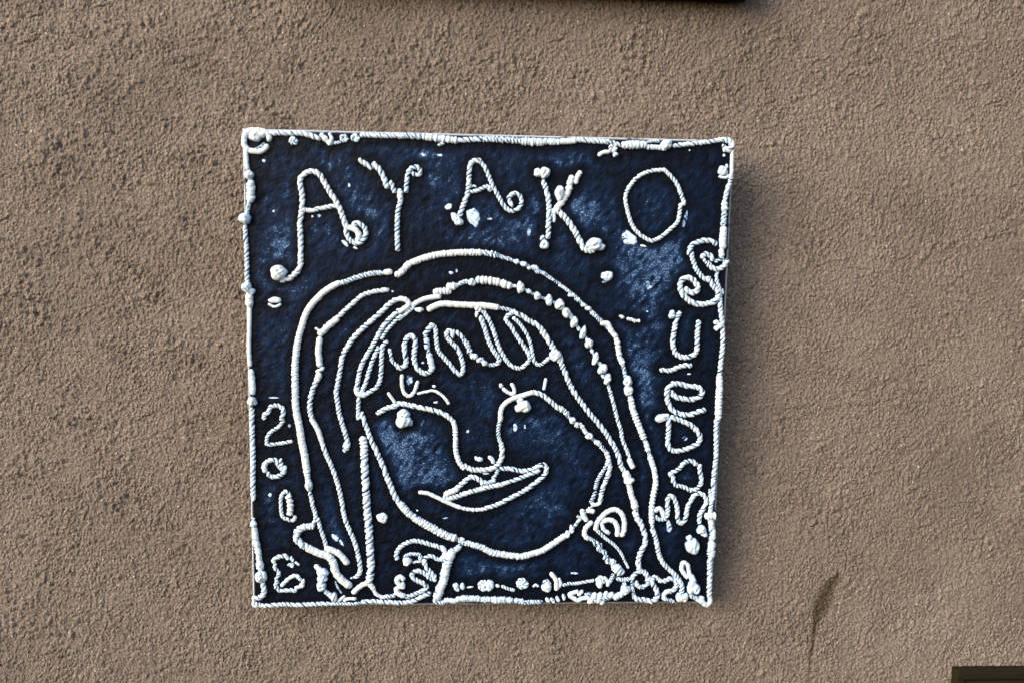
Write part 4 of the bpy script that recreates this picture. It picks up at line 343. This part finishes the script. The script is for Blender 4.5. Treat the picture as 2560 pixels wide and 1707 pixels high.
 ('rope_spiral','double spiral of white cord at the lower right of the face',[('r','smooth',4.6,4.6,0.9,[(294.4,67.6),(295.7,74.0),(299.6,79.5),(304.8,84.1),(311.0,85.7),(316.5,82.2),(319.2,74.9),(319.2,66.7),(317.1,62.1)]),('r','smooth',4.6,4.6,0.9,[(300.6,75.0),(305.0,76.6),(310.4,74.9),(313.3,69.4),(313.5,62.1)]),('r','lump',3.8,3.8,0.7,[(299.7,74.0),(301.2,68.5),(306.3,64.4)]),('r','twist',3.2,2.1,0.7,[(295.0,67.6),(302.8,60.3),(311.1,53.8),(316.7,47.3),(320.6,39.9),(324.2,32.9)])]),
 ('paint_fleck',None,[('b',(54.5,331.6),1.0,1.0,0,0.08,0.5)]),
 ('paint_fleck',None,[('b',(59.9,332.2),1.6,1.3,0,0.08,0.5)]),
 ('paint_fleck',None,[('b',(23.5,335.2),1.0,1.0,0,0.08,0.5)]),
 ('paint_fleck',None,[('b',(84.4,357.2),1.0,1.9,0,0.08,0.5)]),
 ('paint_fleck',None,[('b',(16.5,375.2),1.3,1.6,0,0.08,0.5)]),
 ('paint_fleck',None,[('b',(363.2,391.3),0.8,0.8,0,0.08,0.5)]),
 ('paint_fleck',None,[('b',(315.9,306.8),1.2,0.8,0,0.08,0.5)]),
 ('paint_fleck',None,[('b',(33.3,158.2),1.3,1.3,0,0.08,0.5)]),
 ('paint_fleck',None,[('b',(119.3,271.5),1.0,1.0,0,0.08,0.5)]),
 ('paint_fleck',None,[('b',(16.2,98.5),1.7,1.7,0,0.08,0.5)]),
 ('paint_fleck',None,[('b',(32.7,37.0),3.0,2.0,0,0.08,0.5)]),
 ('paint_fleck',None,[('b',(155.4,178.9),2.0,1.0,0,0.08,0.5)]),
 ('paint_fleck',None,[('b',(223.0,157.4),2.0,3.4,0,0.08,0.5)]),
 ('paint_fleck',None,[('b',(231.3,158.3),0.8,2.0,0,0.08,0.5)]),
 ('paint_fleck',None,[('b',(182.7,154.1),1.4,1.4,0,0.08,0.5)]),
 ('paint_fleck',None,[('b',(144.5,212.4),1.3,1.0,0,0.08,0.5)]),
 ('paint_fleck',None,[('b',(198.3,117.4),3.1,1.0,0,0.08,0.5)]),
 ('paint_fleck',None,[('b',(163.8,78.3),2.7,0.8,0,0.08,0.5)]),
 ('paint_fleck',None,[('b',(140.2,84.8),0.9,0.9,0,0.08,0.5)]),
 ('paint_fleck',None,[('b',(332.8,257.7),1.0,0.7,0,0.08,0.5)]),
 ('paint_fleck',None,[('b',(157.6,382.8),2.6,1.0,0,0.08,0.5)]),
 ('paint_fleck',None,[('b',(144.4,382.9),1.9,1.6,0,0.08,0.5)]),
 ('paint_fleck',None,[('b',(198.9,332.4),2.3,1.0,0,0.08,0.5)]),
 ('paint_fleck',None,[('b',(231.6,322.1),1.7,3.0,0,0.08,0.5)]),
 ('paint_fleck',None,[('b',(167.4,287.6),2.0,1.3,0,0.08,0.5)]),
 ('paint_fleck',None,[('b',(172.0,289.3),1.0,1.7,0,0.08,0.5)]),
 ('paint_fleck',None,[('b',(276.9,28.1),3.5,1.1,0,0.08,0.5)]),
 ('paint_fleck',None,[('b',(20.7,181.9),4.6,0.7,0,0.08,0.5)]),
 ('border_rope','rough ridged cord along the middle of the lower edge',[('r','rough',4.1,4.1,0.6,[(155.2,4.9),(157.4,3.0),(164.0,2.1)]),('r','wrap',4.6,4.6,0.5,[(164.0,4.4),(168.9,4.3),(174.2,3.4)]),('r','wrap',5.5,5.5,0.7,[(175.1,5.2),(179.9,6.1),(184.4,6.3),(194.6,5.6)]),('r','wrap',5.3,5.3,0.6,[(196.4,5.1),(204.4,5.0)]),('r','wrap',6.3,6.3,0.65,[(205.3,4.8),(211.1,4.5),(216.9,4.5)]),('r','wrap',6.0,6.0,0.7,[(218.7,4.5),(222.2,4.2)]),('r','wrap',5.2,5.2,0.6,[(225.8,3.9),(232.1,3.0)]),('r','rough',3.9,3.9,0.5,[(233.0,1.8),(237.9,2.2),(248.2,2.2)]),('b',(254.0,4.0),1.8,3.2,-35,0.8,0.7),('b',(258.3,3.7),1.8,3.2,-35,0.8,0.7),('b',(262.8,4.9),1.8,3.2,-25,0.8,0.7),('b',(268.1,6.5),1.8,3.2,-15,0.8,0.7),('r','rough',3.1,3.1,0.4,[(155.2,4.9),(159.6,3.0),(166.2,2.5)]),('r','rough',3.1,3.1,0.35,[(162.7,3.9),(175.1,3.8),(186.6,4.2),(200.0,4.1),(213.3,4.0),(226.7,3.2),(237.9,2.0),(249.1,2.4)])]),
]
HAZE=[(27.4, 329.4, 14.7, 22.0, 0.55), (26.8, 299.6, 16.5, 22.0, 0.9), (44.0, 275.0, 18.3, 12.8, 1.0), (19.5, 280.0, 11.0, 11.0, 0.6), (45.0, 340.2, 11.0, 29.3, 0.3), (90.6, 342.8, 20.2, 12.8, 0.9), (69.8, 373.6, 22.0, 16.5, 0.6), (62.2, 316.0, 22.0, 14.7, 0.5), (55.9, 375.0, 33.0, 22.0, 0.3), (146.9, 383.9, 22.0, 6.6, 0.8), (150.5, 366.7, 7.3, 14.7, 0.6), (200.3, 360.8, 33.0, 22.0, 0.6), (222.2, 336.5, 16.5, 14.7, 0.7), (218.9, 317.0, 33.0, 12.8, 0.8), (260.8, 381.3, 25.7, 9.2, 1.0), (261.7, 344.4, 22.0, 12.8, 0.8), (283.7, 334.1, 18.3, 18.3, 0.45), (334.1, 352.9, 23.8, 22.0, 0.45), (352.6, 303.0, 10.3, 13.9, 1.5), (328.3, 313.5, 22.0, 14.7, 0.6), (336.8, 281.0, 18.3, 22.0, 0.9), (328.8, 299.0, 40.3, 22.0, 0.5), (314.3, 291.6, 14.7, 14.7, 0.5), (258.9, 312.3, 18.3, 14.7, 0.4), (272.7, 341.0, 22.0, 12.8, 0.5), (401.0, 336.3, 12.8, 18.3, 0.35), (324.0, 225.7, 18.3, 33.0, 0.75), (328.7, 199.6, 14.7, 22.0, 0.8), (312.2, 244.0, 14.7, 18.3, 0.4), (283.7, 206.7, 22.0, 22.0, 0.35), (228.7, 180.2, 33.0, 22.0, 0.6), (221.5, 165.1, 22.0, 22.0, 0.5), (129.6, 130.8, 34.8, 33.0, 1.0), (118.6, 149.6, 22.0, 18.3, 0.7), (155.4, 115.7, 18.3, 14.7, 0.8), (241.6, 88.9, 29.3, 22.0, 0.35), (259.0, 154.0, 18.3, 18.3, 0.45), (267.5, 112.0, 25.7, 33.0, 0.35), (23.2, 92.8, 11.0, 22.0, 0.8), (23.7, 119.2, 14.7, 18.3, 0.45), (66.8, 73.7, 9.2, 25.7, 0.6), (74.0, 58.3, 11.0, 11.0, 0.6), (193.4, 38.4, 29.3, 11.0, 0.6), (242.4, 50.0, 29.3, 14.7, 0.45), (223.8, 30.4, 22.0, 7.3, 0.5), (359.5, 88.9, 6.6, 14.7, 0.8), (343.1, 116.0, 9.2, 14.7, 0.3), (338.0, 150.5, 9.2, 25.7, 0.7), (339.5, 112.1, 11.0, 22.0, 0.4), (304.8, 127.5, 7.3, 11.0, 0.4), (364.4, 244.6, 7.3, 16.5, 0.6), (375.6, 158.3, 9.2, 7.3, 0.5), (377.5, 116.1, 9.2, 7.3, 0.5), (61.1, 215.7, 22.0, 33.0, 0.25), (90.0, 245.1, 36.7, 14.7, 0.3), (25.7, 237.1, 14.7, 33.0, 0.45), (118.7, 238.2, 33.0, 11.0, 0.3), (190.2, 311.1, 22.0, 11.0, 0.4), (104.6, 316.7, 22.0, 22.0, 0.5), (168.4, 346.1, 25.7, 25.7, 0.35), (203.5, 127.2, 11.0, 11.0, 0.4), (344.9, 69.3, 7.3, 9.2, 0.8), (360.1, 73.2, 7.3, 11.0, 0.6), (391.3, 230.1, 5.5, 33.0, 0.3), (280.3, 57.7, 22.0, 14.7, 0.3), (44.3, 39.1, 14.7, 11.0, 0.3), (155.5, 92.8, 14.7, 14.7, 0.3), (318.9, 45.8, 11.0, 14.7, 0.4), (46.4, 186.3, 7.3, 22.0, 0.2)]
def resample(P, step):
    P = np.array(P, float)
    if len(P) > 2:                                                   # Catmull-Rom through the points
        A = np.vstack([2 * P[0] - P[1], P, 2 * P[-1] - P[-2]]); out = []
        for i in range(1, len(A) - 2):
            p0, p1, p2, p3 = A[i - 1], A[i], A[i + 1], A[i + 2]
            n = max(4, int(np.linalg.norm(p2 - p1) / 0.4)); t = np.linspace(0, 1, n, endpoint=False)[:, None]
            out.append(0.5 * (2 * p1 + (p2 - p0) * t + (2 * p0 - 5 * p1 + 4 * p2 - p3) * t ** 2 + (3 * p1 - p0 - 3 * p2 + p3) * t ** 3))
        P = np.vstack(out + [P[-1:]])
    d = np.r_[0, np.cumsum(np.linalg.norm(np.diff(P, axis=0), axis=1))]
    n = max(4, int(d[-1] / step) + 1); s = np.linspace(0, d[-1], n)
    return np.stack([np.interp(s, d, P[:, 0]), np.interp(s, d, P[:, 1])], 1), s

FOOT = []                                                            # footprints of everything raised, for the dry brushing
def wob(s, r, per, k=3):
    o = 0
    for i in range(k):
        o = o + np.sin(s * 2 * math.pi / (per * r.uniform(0.6, 1.7)) + r.uniform(0, 6.3))
    return o / k

SEG = 18
def rope(acc, style, w0, w1, tone, P, z0=0.0):
    r = np.random.default_rng(int(abs(P[0][0]) * 131 + abs(P[0][1]) * 17) + len(P))
    P = [list(p) for p in P]
    for a, b_ in ((0, 1), (-1, -2)):                                 # paint closes the gaps where pieces of cord meet
        v = np.array(P[a]) - np.array(P[b_]); v = v / (np.linalg.norm(v) + 1e-9) * (w0 * 0.28); P[a] = [P[a][0] + v[0], P[a][1] + v[1]]
    C, s = resample(P, 0.5); n = len(C); Ltot = s[-1]
    C = C + 0.12 * np.stack([wob(s, r, 6), wob(s, r, 6)], 1)
    T = np.gradient(C, axis=0); T /= np.linalg.norm(T, axis=1)[:, None] + 1e-9
    Nn = np.stack([-T[:, 1], T[:, 0]], 1)
    w = np.interp(s, [0, Ltot], [w0, w1]); R = w / 2 * {'twist': 1.12, 'smooth': 0.98, 'lump': 0.98, 'wrap': 1.0, 'rough': 1.04}[style]
    R = R * (1 + 0.07 * wob(s, r, 5) + 0.05 * wob(s, r, 2))
    if style == 'lump': R = R * (1 + 0.17 * wob(s, r, 3.4, 2) + 0.07 * wob(s, r, 1.6))
    if style == 'rough': R = R * (1 + 0.16 * wob(s, r, 1.8, 2) + 0.12 * wob(s, r, 4))
    cap = min(1.0, Ltot / (w0 + 0.1)) * np.minimum(w0, w1).mean() * 0.5 + 0.05
    e = np.minimum(np.clip(s / cap, 0, 1), np.clip((Ltot - s) / cap, 0, 1)); R = R * np.sqrt(np.clip(1 - (1 - e) ** 2, 0.003, 1))
    th = np.linspace(0, 2 * math.pi, SEG, endpoint=False)[None, :]
    ss = s[:, None]; crest = np.ones((n, SEG))
    dep = {'twist': 0.33, 'smooth': 0.09, 'lump': 0.12, 'wrap': 0.05, 'rough': 0.2}[style]
    pitch = w.mean() * (r.uniform(1.75, 2.3) if style == 'twist' else r.uniform(1.9, 2.5))
    sgn = 1
    ph = sgn * ss / pitch * 2 * math.pi + 1.1 * wob(s, r, 14)[:, None] + r.uniform(0, 6)
    crest = np.abs(np.cos(th - ph)) if style == 'twist' else np.abs(np.cos(1.5 * (th - ph)))
    if style == 'wrap':
        q = ss / (w.mean() * r.uniform(0.42, 0.5)) + 0.5 * wob(s, r, 5)[:, None] + 0.38 * np.sin(th + r.uniform(0, 6))
        c2 = np.abs(np.sin(math.pi * q)); deep = 0.12 + 0.16 * np.clip(0.5 + wob(s, r, 7)[:, None], 0, 1)
        Rr = R[:, None] * (1 - deep * (1 - c2) ** 1.6) * (1 + 0.07 * np.sin(ss * 2.1 + 2 * th) + 0.06 * np.sin(ss * 3.7 - 3 * th)); crest = np.minimum(1, 0.12 + c2 ** 0.6 * (1.1 - 0.6 * deep) + 0.15 * (0.28 - deep))
    else:
        Rr = R[:, None] * (1 - dep * (1 - crest) ** 1.4)
        if style in ('smooth', 'lump'): crest = 0.55 + 0.45 * crest
    rag = (np.sin(ss * 4.1 + 2 * th + r.uniform(0, 6)) + np.sin(ss * 2.7 - 3 * th + r.uniform(0, 6)) + np.sin(ss * 6.3 + 5 * th + r.uniform(0, 6)) + 0.8 * r.standard_normal((n, SEG))) * 0.035
    Rr = Rr * (1 + rag)
    z = z0 + R[:, None] * 0.30 + Rr * np.sin(th) * 0.74
    off = Rr * np.cos(th)
    X = C[:, 0:1] + Nn[:, 0:1] * off; Y = C[:, 1:2] + Nn[:, 1:2] * off
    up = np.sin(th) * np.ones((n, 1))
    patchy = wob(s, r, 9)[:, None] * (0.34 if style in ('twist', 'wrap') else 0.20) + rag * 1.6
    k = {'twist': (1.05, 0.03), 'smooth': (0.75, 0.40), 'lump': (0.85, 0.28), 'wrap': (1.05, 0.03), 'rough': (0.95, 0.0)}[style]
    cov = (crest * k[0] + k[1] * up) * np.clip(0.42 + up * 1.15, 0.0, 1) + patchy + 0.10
    if style == 'rough': cov += 0.35 * wob(s, r, 2.2)[:, None] * np.ones((1, SEG)) - 0.02
    base = acc['n']
    V = np.stack([X, Y, z], -1).reshape(-1, 3) / 1000
    i = np.arange(n * SEG).reshape(n, SEG); j = np.roll(i, -1, 1)
    Q = np.stack([i[:-1], i[1:], j[1:], j[:-1]], -1).reshape(-1, 4)
    capq = []
    for row, rev in ((i[0], 0), (i[-1], 1)):
        for a in range(1, SEG - 2, 2):
            q = [row[0], row[a], row[a + 1], row[a + 2]]; capq.append(q[::-1] if rev else q)
    Q = np.vstack([Q, np.array(capq)])
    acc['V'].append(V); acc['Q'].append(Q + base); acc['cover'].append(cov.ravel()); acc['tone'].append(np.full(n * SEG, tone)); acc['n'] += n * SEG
    if z0 < 0.5:
        for c, rr in zip(C[::3], (w / 2)[::3]): FOOT.append((c[0], c[1], rr))

def blob(acc, c, rx, ry, rot, hh, tone):
    r = np.random.default_rng(int(abs(c[0]) * 91 + abs(c[1]) * 37))
    flat = hh < 0.1; m, nr = 28, 9
    th = np.linspace(0, 2 * math.pi, m, endpoint=False)[None, :]; rho = np.linspace(0, 1, nr)[:, None]
    out = 1.0 + (0.10 if not flat else 0.13) * (np.sin(2 * th + r.uniform(0, 6)) * .5 + np.sin(3 * th + r.uniform(0, 6)) * .6 + np.sin(5 * th + r.uniform(0, 6)) * .4 + (np.sin(9 * th + r.uniform(0, 6)) * .3 if flat else 0))
    a = math.radians(-rot); u = rho * out * rx; v = rho * out * ry
    x0, y0 = u * np.cos(th), v * np.sin(th)
    X = c[0] + x0 * math.cos(a) - y0 * math.sin(a); Y = c[1] + x0 * math.sin(a) + y0 * math.cos(a)
    Hm = min(rx, ry) * hh * 1.7 if not flat else 0.35
    prof = np.sqrt(np.clip(1 - rho ** (2.6 if not flat else 6), 0, 1))
    nn = sum(np.sin(X * k1 + Y * k2 + p) for k1, k2, p in [(r.uniform(-2, 2), r.uniform(-2, 2), r.uniform(0, 6)) for _ in range(5)]) / 5
    Z = Hm * prof * (1 + (0.32 if not flat else 0.4) * nn * (1 - rho ** 4)) - 0.15 * (rho >= 1)
    cov = (0.45 + 0.75 * prof + 0.55 * nn + 0.1) if not flat else (0.30 + 0.45 * prof + 0.55 * nn + 0.35 * (tone - 0.4))
    if not flat: cov = cov * np.clip(1.4 - 1.3 * rho ** 5, 0, 1)
    else: cov = np.clip(cov, 0.3, 2)
    base = acc['n']; i = np.arange(nr * m).reshape(nr, m); j = np.roll(i, -1, 1)
    Q = np.stack([i[:-1], i[1:], j[1:], j[:-1]], -1).reshape(-1, 4)
    V = np.stack([X, Y, Z], -1).reshape(-1, 3) / 1000
    acc['V'].append(V); acc['Q'].append(Q + base); acc['cover'].append((cov * np.ones((nr, m))).ravel()); acc['tone'].append(np.full(nr * m, tone)); acc['n'] += nr * m
    if not flat: FOOT.append((c[0], c[1], (rx + ry) / 2))

def coil(acc, c, r, turns, w, tone, ph):
    t = np.linspace(0, turns * 2 * math.pi, int(10 * turns) + 6)
    rad = (r - w * 0.5) * (1 - 0.62 * t / t[-1])
    rope(acc, 'twist', w, w * 0.9, tone, [(c[0] + a * math.cos(-b - ph), c[1] + a * math.sin(-b - ph)) for a, b in zip(rad, t)])
    if turns > 1.35: blob(acc, c, r * 0.3, r * 0.3, 0, 0.9, tone)

for name, label, strokes in ROPES:
    acc = dict(V=[], Q=[], cover=[], tone=[], n=0)
    for st in strokes:
        if st[0] == 'r': rope(acc, *st[1:])
        elif st[0] == 'b': blob(acc, *st[1:])
        else: coil(acc, *st[1:])
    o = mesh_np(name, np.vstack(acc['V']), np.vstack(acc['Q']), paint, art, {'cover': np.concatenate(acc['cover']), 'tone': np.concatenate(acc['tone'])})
    if label: o['label'] = label

# canvas: front sheet with softly rounded edges, turned over the stretcher
n = 445
u = np.linspace(0, S, n); gu, gv = np.meshgrid(u, u)
dist = np.full((n, n), 40.0); du = S / (n - 1)
for x, y, r_ in FOOT:
    i, j = int(x / du), int(y / du); k = 17
    i0, i1, j0, j1 = max(i - k, 0), min(i + k, n), max(j - k, 0), min(j + k, n)
    if i1 <= i0 or j1 <= j0: continue
    d = np.hypot(gu[j0:j1, i0:i1] - x, gv[j0:j1, i0:i1] - y) - r_
    dist[j0:j1, i0:i1] = np.minimum(dist[j0:j1, i0:i1], d)
bd = np.minimum(np.minimum(gu, S - gu), np.minimum(gv, S - gv))
hazef = np.zeros((n, n))
for x, y, rx_, ry_, s_ in HAZE:
    hazef += s_ * np.exp(-(((gu - x) / rx_) ** 2 + ((gv - y) / ry_) ** 2))
fb = band((n, n), 6, 40, 21, (1.4, 0.7), 0.9, d=du)
hazef = np.minimum(hazef, 1.2) * 0.60 * (1 + 0.25 * fb) + 0.17 + 0.08 * fb + 0.06 * band((n, n), 30, 200, 24, d=du)
reach = np.clip((dist - 1.0) / 8.0, 0, 1); reach = reach * reach * (3 - 2 * reach)
hazef = np.clip(hazef * (0.03 + 0.97 * reach) * np.clip(0.35 + bd / 14, 0, 1), 0, 1.4)
z = 0.10 * band((n, n), 2.2, 7, 22, (1.3, 0.7), 1.2, d=du) + 0.12 * band((n, n), 8, 60, 23, d=du)
z = z * np.clip(bd / 6, 0, 1) - 0.9 * np.clip(1 - bd / 1.6, 0, 1) ** 2
front = np.stack([gu, gv, z], -1).reshape(-1, 3)
idx = np.arange(n * n).reshape(n, n)
loop = np.concatenate([idx[0, :], idx[1:, -1], idx[-1, -2::-1], idx[-2:0:-1, 0]])
V = [front]; Q = [grid_quads(n, n)]; edge = [np.exp(-(bd / 0.9) ** 2).ravel()]; prev = loop; cnt = n * n
for zz, out_, ev in ((-1.8, 0.35, 0.75), (-3.5, 0.4, 0.15), (-10, 0.2, 0.0), (-TH * 1000, 0.0, 0.0), (-TH * 1000, -25.0, 0.0)):
    q = front[loop].copy(); ctr = np.array([S / 2, S / 2]); sg = np.sign(q[:, :2] - ctr)
    q[:, 0] += np.where((q[:, 0] < 1e-6) | (q[:, 0] > S - 1e-6) | (out_ < 0) & ((np.abs(q[:, 0] - S / 2) > S / 2 + out_)), 0, 0)
    f_ = (S / 2 + out_) / (S / 2); q[:, :2] = ctr + (q[:, :2] - ctr) * f_; q[:, 2] = zz
    ids = np.arange(cnt, cnt + len(loop)); V.append(q); edge.append(np.full(len(loop), ev))
    Q.append(np.stack([prev, ids, np.roll(ids, -1), np.roll(prev, -1)], -1)[:, ::1]); prev = ids; cnt += len(loop)
V = np.vstack(V) / 1000
hz_all = np.concatenate([hazef.ravel(), np.full(cnt - n * n, 0.05)])
panel = mesh_np('canvas', V, np.vstack(Q), cloth, art, {'haze': hz_all, 'edge': np.concatenate(edge)})

def beveled_box(name, lo, hi, mat, parent, bev=0.002, seg=3):
    import bmesh
    bm = bmesh.new(); bmesh.ops.create_cube(bm, size=1)
    for v in bm.verts:
        v.co = Vector([lo[i] + (v.co[i] + 0.5) * (hi[i] - lo[i]) for i in range(3)])
    bmesh.ops.bevel(bm, geom=bm.edges[:], offset=bev, segments=seg, profile=0.5, affect='EDGES')
    me = bpy.data.meshes.new(name); bm.to_mesh(me); bm.free(); me.materials.append(mat)
    for p in me.polygons: p.use_smooth = True
    o = bpy.data.objects.new(name, me); COL.objects.link(o)
    if parent: o.parent = parent
    return o
# wooden stretcher behind the cloth (seen only from the side)
t_ = TH
for lo, hi in (((0.003, 0.003, -t_ + 0.0005), (0.397, 0.030, -0.003)), ((0.003, 0.370, -t_ + 0.0005), (0.397, 0.397, -0.003)),
               ((0.003, 0.0305, -t_ + 0.0005), (0.030, 0.3695, -0.003)), ((0.370, 0.0305, -t_ + 0.0005), (0.397, 0.3695, -0.003))):
    beveled_box('stretcher_bar', lo, hi, wood_raw, art, 0.001, 1)

# ---------------------------------------------------------------- the picture hanging above, only its lower edge in view
up = bpy.data.objects.new('hanging_picture', None); COL.objects.link(up)
up['label'] = 'dark picture above the rope face, only its lower edge at the top of the photo'
up['category'] = 'picture'
up.location = (0.0, -0.0215, 0.5294); up.rotation_euler = (0, math.radians(0.6), 0)
beveled_box('frame_rail', (0.020, -0.0005, 0.0), (0.4190, 0.018, 0.016), box_paint, up)
beveled_box('frame_stile', (0.020, -0.0005, 0.0163), (0.036, 0.018, 0.400), box_paint, up)
beveled_box('frame_stile', (0.4030, -0.0005, 0.0163), (0.4190, 0.018, 0.400), box_paint, up)
beveled_box('frame_rail', (0.020, -0.0005, 0.4003), (0.4190, 0.018, 0.416), box_paint, up)
beveled_box('backing_panel', (0.0365, 0.004, 0.0165), (0.4025, 0.016, 0.3995), box_paint, up)

# ---------------------------------------------------------------- dark metal box low on the right
bx = bpy.data.objects.new('wall_box', None); COL.objects.link(bx)
bx['label'] = 'dark olive metal box with a raised rim at the lower right corner'; bx['category'] = 'wall box'
bx.location = (0.6362, 0.0, -0.0705)
beveled_box('box_body', (0.0, -0.0075, -0.17), (0.26, 0.004, 0.0), box_paint, bx, 0.0012)
beveled_box('rim', (0.0005, -0.0100, -0.0085), (0.2595, -0.0077, -0.0004), box_paint, bx, 0.0008)
beveled_box('rim', (0.0005, -0.0100, -0.1695), (0.0075, -0.0077, -0.0088), box_paint, bx, 0.0008)
beveled_box('rim', (0.2525, -0.0100, -0.1695), (0.2595, -0.0077, -0.0088), box_paint, bx, 0.0008)
beveled_box('rim', (0.0078, -0.0100, -0.1695), (0.2522, -0.0077, -0.1615), box_paint, bx, 0.0008)
beveled_box('cover', (0.0090, -0.0092, -0.160), (0.2510, -0.0078, -0.0100), box_paint, bx, 0.0015)
